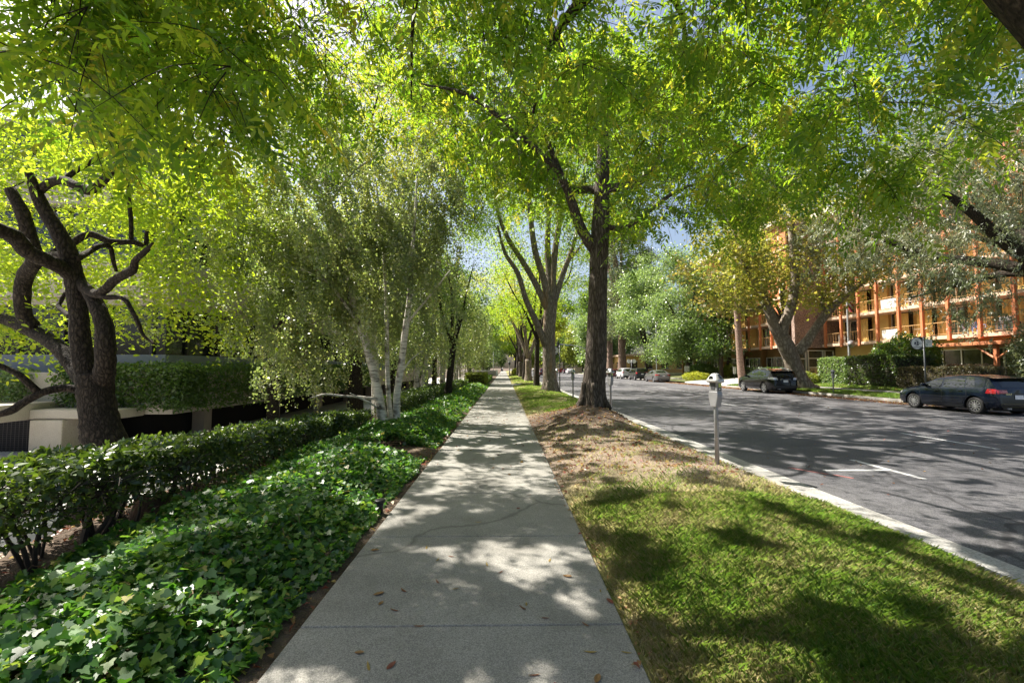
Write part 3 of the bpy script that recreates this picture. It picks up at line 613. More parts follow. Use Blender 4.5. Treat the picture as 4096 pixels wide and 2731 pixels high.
for pts, r in (
  ([G(1540,1745),G(1537,1716),G(1524,1633),G(1499,1506),G(1461,1359),G(1403,1187),G(1371,1027),G(1318,800),G(1288,660),G(1262,520),G(1240,400)], [.26,.21,.15,.14,.13,.12,.105,.085,.07,.045,.02]),
  ([G(1560,1720,12.7),G(1563,1684,12.7),G(1552,1538,12.8),G(1547,1346,12.9),G(1543,1150,13),G(1530,950,13.1),G(1500,700,13.2)], [.1,.085,.075,.07,.06,.045,.02]),
  ([G(1586,1715,12.5),G(1588,1680,12.5),G(1588,1582,12.4),G(1607,1442,12.3),G(1622,1315,12.2),G(1639,1187,12.2),G(1646,1050,12.1),G(1660,860,12),G(1668,700,12)], [.15,.125,.11,.105,.1,.085,.07,.045,.02]),
  ([G(1512,1600),G(1490,1592,12.2),G(1430,1585,11.8),G(1370,1582,11.4),G(1300,1575,11),G(1240,1590,10.7)], [.05,.042,.036,.032,.026,.012]),
  ([G(1530,1640),G(1480,1610,12),G(1440,1590,11.7),G(1400,1570,11.5)], [.035,.03,.025,.01]),
  ([G(1440,1300),G(1390,1230,12.2),G(1340,1160,11.8),G(1300,1120,11.5),G(1220,1080,11.2)], [.05,.045,.04,.03,.015]),
  ([G(1380,1060),G(1290,980,12.3),G(1200,960,12),G(1100,980,11.6)], [.05,.04,.03,.015]),
  ([G(1320,810),G(1400,700,12.2),G(1480,640,12),G(1580,600,11.8)], [.045,.04,.03,.015]),
  ([G(1288,670),G(1330,560,12.6),G(1350,450,12.8)], [.05,.035,.015]),
  ([G(1290,690),G(1200,600,12.8),G(1120,560,13)], [.04,.03,.015]),
  ([G(1620,1300,12.2),G(1720,1180,12),G(1800,1080,11.8)], [.04,.03,.015]),
  ([G(1600,1500,12.3),G(1640,1440,12.6),G(1690,1400,12.9)], [.03,.025,.01]),
  ([G(1460,1360),G(1380,1290,13),G(1300,1260,13.4),G(1180,1250,13.8)], [.04,.035,.03,.012])):
    limb(mb, nodes, pts, [v*.86 for v in r], 9, 4, .05)
mb2 = mb
C = grouped([(-4.4,12.6,6.6,3.1,2.6,2.8,210),(-3.2,12.4,4.4,2.4,2.2,1.8,120),(-6.6,12.2,4.6,2.2,1.8,2.2,150),(-5.4,12.2,2.6,1.9,1.5,.9,44),(-2.4,12.8,6.6,1.5,1.8,2.4,70)], 4, rng, .4)
C = C[(C[:, 2] > 1.6)]
twig_out(mb, nodes, C, rng, .008, .15, 3)
V, F, T = birch_leaves(C, rng, 135, .07)
tree('birch_tree', 'white birch clump with three leaning stems and a weeping crown, nearest birch to the camera', 'tree', G(1560,1735), mb, M['birch'], V, F, T, M['leaf_birch'], sun=1.0)
# the row of birches behind it
def birch(seed, x, y, h, stems, label, rx=2.2, leafm='leaf_birch', per=75, size=.085, group='birches behind the hedge'):
    rng = np.random.default_rng(seed); mb = MB(); nodes = []; z0 = float(left_z(x, y)) if x > -6.2 else -1.2
    for i in range(stems):
        dx, dy = rng.normal(scale=.32, size=2); r = rng.uniform(.09, .15)
        limb(mb, nodes, [(x+dx*.6,y+dy*.6,z0-.1),(x+dx,y+dy,1.2),(x+dx*1.9,y+dy*1.9,h*.45),(x+dx*2.8,y+dy*2.6,h*.9)], [r*1.35,r,r*.75,r*.15], 8, 5, .04)
    C = clumps([(x,y,h*.62,rx,rx*1.15,h*.36,int(90*rx/2.2)),(x+.7,y,h*.36,rx*.95,rx,h*.16,36)], rng); C = C[C[:, 2] > 1.9]
    twig_out(mb, nodes, C, rng, .012, .15, 3)
    V, F, T = birch_leaves(C, rng, per, size, 3, (.6, 1.8), .12)
    return tree('birch_tree', label, 'tree', (x,y,z0), mb, M['birch'], V, F, T, M[leafm], group)
birch(31, -5.6, 20.5, 9.5, 2, 'twin-stemmed birch standing behind the near birch clump', 2.6, per=110)
birch(32, -5.2, 26.5, 10, 3, 'birch with two white stems close together, seen just right of the near clump', 2.6)
birch(33, -4.6, 34, 10, 2, 'birch farther along the hedge, above the white handrail', 2.6, per=50, size=.095)
birch(34, -4.6, 43, 11, 2, 'birch behind the clipped lime green hedge', 2.8, per=50, size=.11)
birch(35, -4.9, 54, 11, 2, 'birch beyond the lime green hedge, before the low garden wall', 3.0, per=45, size=.13)
birch(36, -5.0, 68, 11, 1, 'single-stemmed birch far along the sidewalk, nearest the low garden wall', 3.2, per=45, size=.15)
rng = np.random.default_rng(40)
mb, V, F, T = auto_tree(41, -2.95, 24.0, 0, .17, 2.6, 4, [(-2.9,24,5.6,1.9,2.2,2.4,60)], .1, per=130, leaf=.1, asp=.6)
tree('small_tree', 'short dark leaning trunk growing in the ivy at the edge of the dark hedge', 'tree', (-2.95,24,0), mb, M['bark_dark'], V, F, T, M['leaf_dark'])
# tall dark trees between the office building and the birches, and past the end of the sidewalk
def back_tree(seed, label, x, y, z, r0, fork, crown, leafm, group, per=90, leaf=.26, barkm='bark_dark', asp=.5, spread=.8):
    mb, V, F, T = auto_tree(seed, x, y, z, r0, fork, 5, crown, 0, per=per, leaf=leaf, asp=asp, spread=spread)
    return tree('background_tree', label, 'tree', (x,y,z), mb, M[barkm], V, F, T, M[leafm], group)
gl = 'trees behind the birches'
back_tree(51, 'leafy tree rising behind the near birch clump on the left', -9.0, 18, -1.2, .2, 4, [(-8.6,18.4,8.0,2.2,2.4,3.6,110)], 'leaf_mid', gl, 90, .14)
back_tree(56, 'tall yellow-green tree towering over the near birch clump', -8.4, 26, -1.2, .35, 7, [(-6.5,26,14.5,4.6,4.5,4.6,170)], 'leaf_gold', gl, 110, .2)
back_tree(52, 'dark green tree filling the space behind the second birch', -7.5, 31, -1.2, .25, 4, [(-7,31,7.5,3.4,4,5.0,120)], 'leaf_dark', gl)
back_tree(53, 'dark green tree over the white handrail', -7, 46, -1.2, .25, 4, [(-6.5,46,7.5,3.6,5,5.2,120)], 'leaf_dark', gl, leaf=.3)
back_tree(54, 'broad dark tree behind the low garden wall', -7, 64, -1.2, .3, 4, [(-6.5,64,8,4,6,5.6,130)], 'leaf_dark', gl, leaf=.36)
back_tree(55, 'big green tree left of the far end of the sidewalk', -7, 92, -1.2, .4, 4, [(-6.5,92,9,5,7,6.2,130)], 'leaf_mid', gl, leaf=.45, spread=1.0)
ge = 'trees closing off the far end of the street'
for i, (x, y, rx, cz, rz, lm, lb) in enumerate((
   (-6,128,7,10,8,'leaf_mid','broad green tree at the far end of the sidewalk, left side'),
   (-1,205,8,11,7,'leaf_dark','dark tree straight above the vanishing point of the sidewalk'),
   (3.5,118,4,11,5.5,'leaf_gold','golden tree at the far end of the planting strip'),
   (10,230,10,11,8,'leaf_lime','lime green tree closing the far end of the road'),
   (27,205,11,12,9,'leaf_lime','yellow-green tree at the far right end of the road'),
   (24,140,6,8,6,'leaf_lime','light green tree behind the wooden bin enclosure'),
   (22.3,118,4,6.2,4,'leaf_mid','small round green tree on the far corner, right of the enclosure'),
   (20,280,14,14,11,'leaf_gold','yellow tree far beyond the crossing'),
   (-14,240,12,14,12,'leaf_mid','tall green tree far off left of the sidewalk'),
   (13.5,150,7,15,9,'leaf_gold','tall golden tree over the far end of the road, behind the mast arm'),
   (19.5,175,9,17,13,'leaf_dark','tall dark green tree behind the far parked cars'))):
    mb, V, F, T = auto_tree(60+i, x, y, 0, .35, max(2.2, cz-rz*.8), 5, [(x,y,cz,rx,rx,rz,int(70+rx*6))], 0, per=85, leaf=.0042*y+.06, asp=.6, spread=rx*.13, r0t=.05)
    tree('background_tree', lb, 'tree', (x,y,0), mb, M['bark_grey'], V, F, T, M[lm], ge)
# ================================================================== trees across the street
rng = np.random.default_rng(70); mb = MB(); nodes = []; Ys = 32.4
S = lambda px, py, Y=Ys: tuple(atp(px, py, Y))
limb(mb, nodes, [S(3222,1565),S(3212,1548),S(3190,1500),S(3165,1430),S(3145,1385),S(3125,1345)], [.95,.72,.57,.53,.56,.5], 16, 5, .04)
for pts, r in (
  ([S(3140,1375),S(3100,1310),S(3075,1240),S(3035,1150),S(3000,1090),S(2975,1050),S(2950,960),S(2920,880)], [.46,.38,.33,.29,.25,.22,.14,.06]),
  ([S(3125,1350),S(3140,1290),S(3165,1220),S(3180,1130),S(3175,1040),S(3170,960),S(3165,880),S(3180,790),S(3150,700)], [.42,.36,.33,.3,.27,.25,.2,.14,.06]),
  ([S(3175,1060),S(3195,990),S(3210,900),S(3240,820),S(3245,760)], [.2,.19,.16,.1,.04]),
  ([S(3190,1410),S(3230,1360,32),S(3300,1260,31.6),S(3370,1190,31.4),S(3440,1135,31.2),S(3500,1090,31),S(3560,1040,31)], [.4,.32,.27,.22,.17,.12,.04]),
  ([S(3180,1050,32),S(3230,1000,31.5),S(3290,980,31),S(3380,968,30.8),S(3470,965,30.6)], [.15,.12,.1,.08,.03]),
  ([S(3060,1225),S(3000,1240,31.5),S(2970,1235,31),S(2960,1215,31)], [.16,.12,.1,.05]),
  ([S(3300,1260,31.6),S(3290,1200,32),S(3310,1140,32.4),S(3360,1060,33)], [.15,.12,.1,.04]),
  ([S(3170,930),S(3120,850,33),S(3090,770,33)], [.14,.1,.04])):
    limb(mb, nodes, pts, r, 10)
X0 = S(3190,1500)[0]
C = grouped([(X0-1.8,32,10.4,5.4,4,4.6,270),(X0-5.2,32,8.0,3.2,2.8,2.8,120),(X0+3.4,31.2,8.6,3.2,2.6,2.6,90),(X0+1.5,31.5,6.4,3.0,2,.9,24)], 5, rng, .6)
twig_out(mb, nodes, C, rng, .02)
V, F, T = leaves_round(C, 44, .55, .21, rng, .9, .8, .35, MAPLE)
tree('sycamore_tree', 'big sycamore with a mottled leaning trunk and yellow-brown leaves, behind the black suv', 'tree', S(3205,1555), mb, M['bark_syc'], V, F, T, M['leaf_syc'], 'trees across the street')

rng = np.random.default_rng(71); mb = MB(); nodes = []; Yp = 47
Q = lambda px, py, Y=Yp: tuple(atp(px, py, Y))
limb(mb, nodes, [Q(2970,1530),Q(2968,1515),Q(2962,1460),Q(2952,1310),Q(2944,1160),Q(2938,1000),Q(2930,800),Q(2925,600)], [.42,.37,.34,.31,.28,.25,.2,.1], 14, 5, .04)
c = Q(2938,900)
C = clumps([(c[0],47,c[2]+2.0,3.4,3.4,5.0,110)], rng); twig_out(mb, nodes, C, rng, .03)
V, F, T = leaves_round(C, 150, .6, .22, rng, .22, .3, .2)
tree('pine_tree', 'pine with a bare straight reddish trunk, standing beside the sunlit driveway across the street', 'tree', Q(2970,1525), mb, M['bark_pine'], V, F, T, M['leaf_dark'], 'trees across the street')

# the willowy evergreen whose trunk stands outside the frame on the right
rng = np.random.default_rng(72); mb = MB(); nodes = []
limb(mb, nodes, [(25.2,19,.1),(25,19,1.5),(24.7,19.2,4),(24.4,19.4,5.6)], [.6,.5,.42,.4], 12)
for pts, r in (
  ([(24.4,19.4,5.6),(22.8,19.8,7),(21.2,20.2,9),(19.6,20.6,10.4)], [.32,.26,.2,.06]),
  ([(24.4,19.4,5.6),(23.4,21.2,6.6),(22.2,23,7.4),(20.4,25,9.2),(19.5,26,9.8)], [.3,.25,.2,.12,.05]),
  ([(24.4,19.4,5.6),(24.6,21.5,6.2),(24.2,23.6,6.0),(23.4,25.6,5.6)], [.24,.2,.13,.05]),
  ([(24.4,19.4,5.6),(24.6,19.6,8.5),(24.2,20,11.5),(24,20.2,13.5)], [.3,.24,.15,.05]),
  ([(24.4,19.4,5.6),(25.6,22,8.6),(26.4,24,10.6)], [.24,.18,.06]),
  ([(24.4,19.4,5.6),(22.6,17.6,7.6),(21.2,16.2,9)], [.24,.16,.05])):
    limb(mb, nodes, pts, r, 9)
C = grouped([(23,21.5,11.4,4.6,4.6,5.0,300),(22.6,24.6,7.8,2.8,2.8,2.2,80),(24.4,22.6,5.6,1.8,2.2,1.3,40),(21.4,18.6,8.6,2.4,2.8,2.6,60),(20.4,26,9.6,2.2,2.2,2.2,50),(22.8,29,10.4,3.2,3.2,3.4,120),(24.6,26.5,14.5,4,4,3.6,130)], 4, rng, .5)
twig_out(mb, nodes, C, rng, .012, .1)
n = len(C)*5; c0 = np.repeat(C, 5, 0) + rng.normal(scale=.38, size=(n,3)); d = rng.normal(size=(n,3)); d[:, 2] = -np.abs(d[:, 2])*.6 - .25; d = unit(d)
u = rng.uniform(0, 1, (n, 40)); p = c0[:, None] + d[:, None]*u[..., None]*.75 + np.array([0,0,-.25])*(u**2)[..., None] + rng.normal(scale=.05, size=(n,40,3))
p = p.reshape(-1,3); a, nn = frames(len(p), .4, .55, rng, np.repeat(d, 40, 0)*.8); s = rng.uniform(.11, .2, len(p))
V, F = quads(p, s, s*.24, a, nn, .15); T = np.clip(np.repeat(rng.beta(1.8,1.8,len(C)), 200)*.6 + rng.uniform(0,.4,len(p)), 0, 1)
tree('evergreen_tree', 'grey-green willowy evergreen hanging over the blue car and the orange building on the right', 'tree', (25.2,19,.35), mb, M['bark_dark'], V, F, T, M['leaf_olive'], 'trees across the street', .65)

gf = 'trees across the street'
def far_tree(seed, label, x, y, r0, fork, crown, leafm, barkm='bark_dark', per=130, leaf=.26, n=5, asp=.6, spread=.75, nm='tree'):
    z = float(far_z(x, y)); mb, V, F, T = auto_tree(seed, x, y, z, r0, fork, n, crown, 0, per=per, leaf=leaf, asp=asp, spread=spread)
    return tree(nm, label, 'tree', (x,y,z), mb, M[barkm], V, F, T, M[leafm], gf, .3)
far_tree(73, 'dense green tree with low boughs left of the pine, above the silver sedan', 23.8, 58, .35, 4.0, [(23.2,58,10,4.8,4.2,7.6,300),(25.2,56,4.8,2.6,2.4,1.8,60),(22.6,60,4.6,2.6,2.6,1.8,60)], 'leaf_mid')
far_tree(74, 'dark green tree with a slim trunk, behind the grey compact suv', 23.2, 74, .25, 4.5, [(22.8,74,11,4.8,4.4,8.5,260)], 'leaf_mid', leaf=.3)
far_tree(75, 'small dark tree at the edge of the driveway, beside the white notice', 25.2, 52.5, .22, 3.0, [(25.4,53,5.2,2.2,2.2,2.0,70)], 'leaf_dark', leaf=.2)
far_tree(76, 'massive pale trunk rising behind the white hatchback', 22.0, 84.5, .66, 12, [(22,84.5,20,6,6,15,300)], 'leaf_olive', 'bark_pine', leaf=.36, n=9)
far_tree(77, 'massive dark reddish trunk just right of the nearest street tree trunk', 22.4, 96, .58, 12, [(22,96,16,5,5,8,120)], 'leaf_dark', 'bark_pine', leaf=.4)
far_tree(78, 'tall gold-green tree above the sunlit driveway, behind the sycamore', 27.7, 44, .3, 5, [(25,44.5,11.2,3.4,3.2,4.0,110)], 'leaf_gold', leaf=.22)
far_tree(79, 'tall dark green tree behind the pine, in front of the orange balconies', 27.4, 55, .28, 5, [(27,55,8.6,2.8,3,3.6,90)], 'leaf_dark', leaf=.24)
far_tree(82, 'broad dark tree standing behind the low cream building', 30, 116, .4, 4, [(28,116,12,9,7,11,260)], 'leaf_dark', leaf=.5, spread=1.2)
far_tree(83, 'blue-green tree filling the gap behind the far parked cars', 22.6, 108, .35, 4, [(22.6,108,9,5,5,7.5,220)], 'leaf_mid', leaf=.42, spread=1.0)
far_tree(80, 'high airy tree rising above the roof of the orange building', 38, 62, .4, 14, [(37,62,22,7,7,6,150)], 'leaf_olive', leaf=.4, spread=1.1)
far_tree(81, 'tall yellow-green tree at the right edge behind the willowy evergreen', 31.4, 26, .3, 7.5, [(26.2,29,13,3.6,3.6,4.2,190)], 'leaf_olive', leaf=.2, asp=.4)

# ================================================================== hedges, shrubs, ivy, grass
def shell(n, x0, x1, y0, y1, z0, z1, rng, top=.5, r=.12):
    """points near the top and sides of a clipped box"""
    p = np.stack([rng.uniform(x0, x1, n), rng.uniform(y0, y1, n), rng.uniform(z0, z1, n)], 1); k = rng.uniform(size=n)
    dep = np.abs(rng.normal(scale=r*.5, size=n))
    p[:, 2] = np.where(k < top, z1 - dep + rng.normal(scale=.02, size=n), p[:, 2])
    s = k >= top; f = rng.integers(0, 4, n); A = (x1-x0)/(x1-x0+y1-y0); f = np.where(rng.uniform(size=n) < A, 2, 0) + rng.integers(0, 2, n)
    p[:, 0] = np.where(s & (f == 0), x0 + dep, np.where(s & (f == 1), x1 - dep, p[:, 0]))
    p[:, 1] = np.where(s & (f == 2), y0 + dep, np.where(s & (f == 3), y1 - dep, p[:, 1])); return p
def bush_leaves(p, size, asp, rng, up=.5, pts=None, droop=.05):
    a, nn = frames(len(p), up, droop, rng); L = size*rng.uniform(.6, 1.3, len(p)); T = rng.beta(1.5, 2.2, len(p))
    V, F = quads(p, L, L*asp, a, nn, .2) if pts is None else outline(p, L, pts, a, nn)
    return V, F, T
# near hedge, thin at the foot so the bare stems show
rng = np.random.default_rng(90)
hx = lambda y: np.interp(y, [0, 3, 7, 12.5], [-3.75, -3.8, -4.05, -4.0]); hz = lambda y: np.interp(y, [0, 3, 4.5, 7, 12.5], [.97, .94, .80, .66, .43])
hed = empty('hedge', (-4.1, 6, 0), 'near straggly hedge with bare stems at its foot, between the ivy and the driveway', 'hedge', 'hedges')
n = 52000; yy = rng.uniform(1.2, 12.6, n); u = rng.uniform(-1, 1, n); k = rng.uniform(size=n)
wd = .44; top = hz(yy) + .05*wob(yy*2, yy*.7) + .04*wob(u*3, yy*4)
zz = np.where(k < .52, top - np.abs(rng.normal(scale=.07, size=n)), top - .05 - rng.beta(1.0, 1.7, n)*.58)
xx = hx(yy) + np.where(k < .52, u*wd, np.sign(u)*(wd - np.abs(rng.normal(scale=.14, size=n)))) + .05*wob(yy*3, zz*5)
p = np.stack([xx, yy, zz], 1)
thin = wob(yy*1.1+2, zz*2) > .45; p = p[~(thin & (rng.uniform(size=n) < .75))]
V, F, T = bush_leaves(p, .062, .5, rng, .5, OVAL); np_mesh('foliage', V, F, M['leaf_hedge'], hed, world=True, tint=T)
mb = MB(); rr = random.Random(5)
for i in range(46):
    y = 1.2 + i*.25 + rr.uniform(-.08,.08); x = float(hx(y)) + rr.uniform(-.22,.22); r = rr.uniform(.012,.028)
    for j in range(rr.choice([2,3,3])):
        e = (x+rr.uniform(-.35,.35), y+rr.uniform(-.35,.35), float(hz(y))-rr.uniform(.12,.3)); m = ((x+e[0])/2+rr.uniform(-.1,.1), (y+e[1])/2+rr.uniform(-.1,.1), e[2]*.5)
        mb.tube(spline([(x,y,-.1),m,e],3), [r,r*.95,r*.9,r*.8,r*.65,r*.5,r*.3], 5, cap=False)
        for q in range(20):
            a_ = rr.uniform(.3,1); b0 = Vector(m)*(1-a_)+Vector(e)*a_; d = Vector((rr.uniform(-1,1),rr.uniform(-1,1),rr.uniform(-.4,.6)))*.34
            mb.tube([b0, b0+d*.5+Vector((rr.uniform(-.05,.05),)*3), b0+d], [.006,.004,.002], 3, cap=False)
mb.build('stem', M['twig'], hed, world=True)
# dark clipped hedge beyond the birch
def box_hedge(label, x0, x1, y0, y1, z0, z1, n, leafm, size, seed, name='hedge', cat='hedge', group='hedges', asp=.6, wv=.05):
    rng = np.random.default_rng(seed); o = empty(name, ((x0+x1)/2,(y0+y1)/2,z0), label, cat, group)
    p = shell(n, x0, x1, y0, y1, z0, z1, rng, .4, .16); p += np.stack([wv*wob(p[:,1]*2, p[:,2]*3), wv*wob(p[:,0]*2, p[:,2]*3), wv*wob(p[:,0]*3, p[:,1]*2)], 1)
    V, F, T = bush_leaves(p, size, asp, rng); np_mesh('foliage', V, F, M[leafm], o, world=True, tint=T)
    m = MB(); i = .16; m.box(x0+i, x1-i, y0+i, y1-i, z0-.1, z1-i); m.build('inner_branches', M['twig'], o, world=True)
    return o
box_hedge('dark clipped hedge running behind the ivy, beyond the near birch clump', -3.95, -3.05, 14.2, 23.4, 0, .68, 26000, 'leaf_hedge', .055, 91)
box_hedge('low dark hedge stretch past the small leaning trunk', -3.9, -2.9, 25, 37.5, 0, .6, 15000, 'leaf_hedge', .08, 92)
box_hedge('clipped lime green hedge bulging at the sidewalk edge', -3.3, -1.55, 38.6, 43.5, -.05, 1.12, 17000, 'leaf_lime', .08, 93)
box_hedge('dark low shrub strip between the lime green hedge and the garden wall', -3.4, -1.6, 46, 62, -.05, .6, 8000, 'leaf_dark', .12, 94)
def mound(label, c, r, n, leafm, size, seed, name='shrub', cat='shrub', group=None, pts=None, asp=.6, rough=.14, stem=True):
    rng = np.random.default_rng(seed); o = empty(name, (c[0],c[1],c[2]-r[2]), label, cat, group)
    d = unit(rng.normal(size=(n,3))); lump = 1 + rough*(np.sin(d[:,0]*6+seed)*np.cos(d[:,1]*5) + .6*np.sin(d[:,2]*9+d[:,0]*7))
    p = np.array(c) + d*(rng.uniform(.25,1,n)**(1/4)*lump)[:,None]*np.array(r); p = p[p[:,2] > c[2]-r[2]*.95]
    V, F, T = bush_leaves(p, size, asp, rng, .4, pts); np_mesh('foliage', V, F, M[leafm], o, world=True, tint=T)
    if stem:
        m = MB(); rr = random.Random(seed)
        for k in range(9):
            an = k*.7; e = (c[0]+r[0]*.6*math.cos(an), c[1]+r[1]*.6*math.sin(an), c[2]+r[2]*rr.uniform(0,.5)); m.tube(spline([(c[0]+.1*math.cos(an),c[1]+.1*math.sin(an),c[2]-r[2]-.05),((c[0]*.6+e[0]*.4),(c[1]*.6+e[1]*.4),c[2]-.1),e],3), [.035,.032,.03,.025,.02,.015,.008], 5, cap=False)
        m.build('stem', M['twig'], o, world=True)
    return o
box_hedge('tall clipped hedge with a sunlit left end, before the entrance across the street', 25.2, 27.6, 33.3, 36.2, .35, 2.35, 14000, 'leaf_mid', .12, 95, group='hedges across the street')  # lit part of the hedge, its light put into a paler leaf colour
box_hedge('tall dark clipped hedge between the flagpole and the meter across the street', 25.0, 27.6, 28.7, 33.1, .35, 2.4, 16000, 'leaf_hedge', .11, 96, group='hedges across the street')  # shaded part of the same hedge, its shade put into darker leaves
mound('large round dark shrub under the balconies, behind the clipped hedge', (28.0,31.2,2.1), (1.9,1.9,1.7), 13000, 'leaf_dark', .15, 97)
box_hedge('low brownish hedge behind the sign post and the blue car', 24.6, 26.2, 23.2, 28.2, .3, 1.62, 16000, 'leaf_brown', .08, 98, group='hedges across the street', wv=.09)
mound('pinkish rounded shrub showing above the roof of the blue car', (29.2,28.2,1.2), (1.5,1.7,.62), 9000, 'leaf_pink', .09, 99)
mound('glossy green shrub at the right edge beside the entrance post', (28.6,23.4,2.3), (1.6,1.6,1.6), 7000, 'leaf_olive', .2, 100, asp=.3)
mound('yellowish low shrub left of the tall clipped hedge', (24.6,36.8,.75), (1.0,.9,.5), 4500, 'leaf_lime', .1, 101)
mound('golden rounded shrub at the corner of the sunlit driveway', (22.7,53.5,.55), (1.5,1.6,.55), 5000, 'leaf_gold', .11, 102)
mound('dark green shrub under the small dark tree by the driveway', (24.6,56.5,1.2), (1.5,2.0,1.0), 6500, 'leaf_dark', .15, 103)
mound('bright green fern clump in front of the far balconies', (27.4,54,1.2), (1.2,1.5,.8), 4000, 'leaf_lime', .2, 104, asp=.25)
box_hedge('dark hedge under the ground floor windows beyond the driveway', 27.8, 29.0, 45, 68, .4, 1.55, 14000, 'leaf_hedge', .15, 105, group='hedges across the street')
mound('round sunlit shrub by the sidewalk lamp at the far end', (2.1,84,.7), (.75,.9,.75), 3000, 'leaf_gold', .14, 106)
mound('straw-coloured grass tuft at the foot of the sidewalk lamp', (1.35,86,.15), (.4,.6,.25), 900, 'leaf_pink', .16, 107, asp=.15)
mound('small weed with round leaves at the foot of the pine', (25.4,45.6,.55), (.35,.35,.3), 700, 'leaf_dark', .1, 108, stem=False)

# ivy ground cover
def ivy_z(x, y):
    t = sstep(-1.3, -2.1, x); return .03 + t*(.27 + .07*wob(x*1.6, y*1.4) + .05*wob(x*4, y*3.3)) - .10*np.clip(-x-2.4, 0, 2)
def ivy_gap(x, y): return ((x+1.9)/.72)**2 + ((y-8.55)/.62)**2 < 1 + .4*wob(x*4, y*4)
def ivy_pts(n, y0, y1, rng, low=.2):
    x = rng.uniform(-4.5, -1.24, n); y = rng.uniform(y0, y1, n)
    edge = -1.29 - .08*(wob(y*2.1, y*.9) + .5) - .02
    k = (x < edge) & (x > np.interp(y, [0, 3, 5, 8, 10, 13], [-3.3, -3.3, -3.4, -3.6, -3.5, -3.4]) + .14*wob(x*2, y*1.5) - 9*(y > 13)) & ~ivy_gap(x, y) & (x > -3.3 - 1.2*(y < 13)) & ((x+3.3)**2 + (y-12.5)**2 > .3)
    k &= ~((wob(x*2.3+5, y*2.1) > .82) & (rng.uniform(size=n) < .7))
    x, y = x[k], y[k]; dep = np.abs(rng.normal(scale=low*.5, size=len(x)))
    return np.stack([x, y, np.maximum(ivy_z(x, y) - dep + rng.normal(scale=.02, size=len(x)), .015)], 1)
rng = np.random.default_rng(110); parts = []
for n, y0, y1, sz in ((58000, .4, 7, .058), (42000, 7, 14, .064)):
    p = ivy_pts(n, y0, y1, rng); a, nn = frames(len(p), 1.1, .25, rng, np.array([.25, -.1, 0])); L = sz*rng.uniform(.55, 1.3, len(p))
    V, F = outline(p - a*L[:, None]*.4, L, IVY, a, nn, .2); parts.append((V, F, np.where(rng.uniform(size=len(p)) < .02, 1., np.clip(rng.beta(1.5, 2.4, len(p)) + .15*wob(p[:, 0]*2, p[:, 1]*2), 0, .78))))
V, F, T = join(parts)
iv = tag(np_mesh('ivy', V, F, M['leaf_ivy'], tint=T), kind='stuff')
p = ivy_pts(26000, 14, 44, rng); a, nn = frames(len(p), 1.0, .2, rng); L = .12*rng.uniform(.6, 1.3, len(p)); V, F = quads(p, L, L*.9, a, nn, .15)
tag(np_mesh('ivy_beyond', V, F, M['leaf_ivy'], tint=rng.beta(1.6, 2.2, len(p))), kind='stuff')
mb = MB(); rr = random.Random(3)
for i in range(260):
    x = rr.uniform(-3.6,-1.4); y = rr.uniform(1.2,10); q = []
    an = rr.uniform(0,6.3)
    for k in range(5): q.append((x, y, max(.02, float(ivy_z(x,y))-rr.uniform(.0,.12)))); x += .09*math.cos(an); y += .09*math.sin(an); an += rr.uniform(-.6,.6)
    if all(-4 < v[0] < -1.3 for v in q): mb.tube(q, .0035, 3, cap=False)
tag(mb.build('ivy_stems', simple('ivy_stem', (.16,.10,.055), .8)), kind='stuff')

# grass on the planting strip
def blades(x, y, z, h, w, rng, tint, lean=.6):
    n = len(x); an = rng.uniform(0, 2*math.pi, n); d = np.stack([np.cos(an), np.sin(an), np.zeros(n)], 1); s = np.stack([-np.sin(an), np.cos(an), np.zeros(n)], 1)
    P = np.stack([x, y, z], 1); h = h[:, None]; w = w[:, None]; ln = rng.uniform(.1, lean, n)[:, None]; up = np.array([0, 0, 1.])
    V = np.stack([P - s*w, P + s*w, P + s*w*.7 + up*h*.6 + d*h*ln*.35, P + up*h*.95 + d*h*ln, P - s*w*.7 + up*h*.6 + d*h*ln*.35], 1)
    return V.reshape(-1, 3), np.arange(n*5).reshape(-1, 5), tint
def lawn(n, x0, x1, y0, y1, fz, dens, rng, hh=(.022, .06), ww=.0016, green=.0, name='grass'):
    x = rng.uniform(x0, x1, n); y = rng.uniform(y0, y1, n); k = rng.uniform(size=n) < dens(x, y); x, y = x[k], y[k]; m = len(x)
    pat = .5*wob(x*1.1, y*1.5) + .35*wob(x*3.7+1, y*3.1)
    T = np.clip(.47 + green + .50*pat + .3*np.clip(1.15 - x, 0, .3)*(x < 5)/.3 + rng.normal(scale=.2, size=m), 0, 1); h = rng.uniform(*hh, m)*(1.15 - .35*T)
    V, F, T = blades(x, y, fz(x, y) - .004, h, ww*rng.uniform(.6, 1.3, m), rng, T, 1.1)
    return tag(np_mesh(name, V, F, M['grass'], tint=T), kind='stuff')
rng = np.random.default_rng(120)
dn = lambda x, y: np.clip(1.06 - sstep(5.1, 6.9, y + .55*wob(x*1.4, y*.8) - .25*(x-2)) + .55*(wob(x*2.1+3, y*1.9) > .62)*(y < 12) + .07, .02, 1) * np.where(((x-2.5)/1.1)**2 + ((y-13)/1.6)**2 < 1, .06, 1) * np.where(x < .84, .5, 1)
lawn(170000, .78, 3.72, 1.2, 5.4, strip_z, dn, rng, (.028, .078), .0021)
lawn(48000, .78, 3.72, 5.4, 12.0, strip_z, dn, rng, (.025, .065), .0026, .14, 'grass_tufts')
dn2 = lambda x, y: np.clip(.9 - sstep(.1, .6, wob(x*1.2+.5, y*.45)) , .12, 1)
lawn(60000, .78, 3.7, 15.2, 40.4, strip_z, dn2, rng, (.03, .08), .005, -.16, 'grass_beyond')
lawn(26000, .78, 3.7, 44.6, 90, strip_z, dn2, rng, (.05, .11), .012, -.05, 'grass_far')
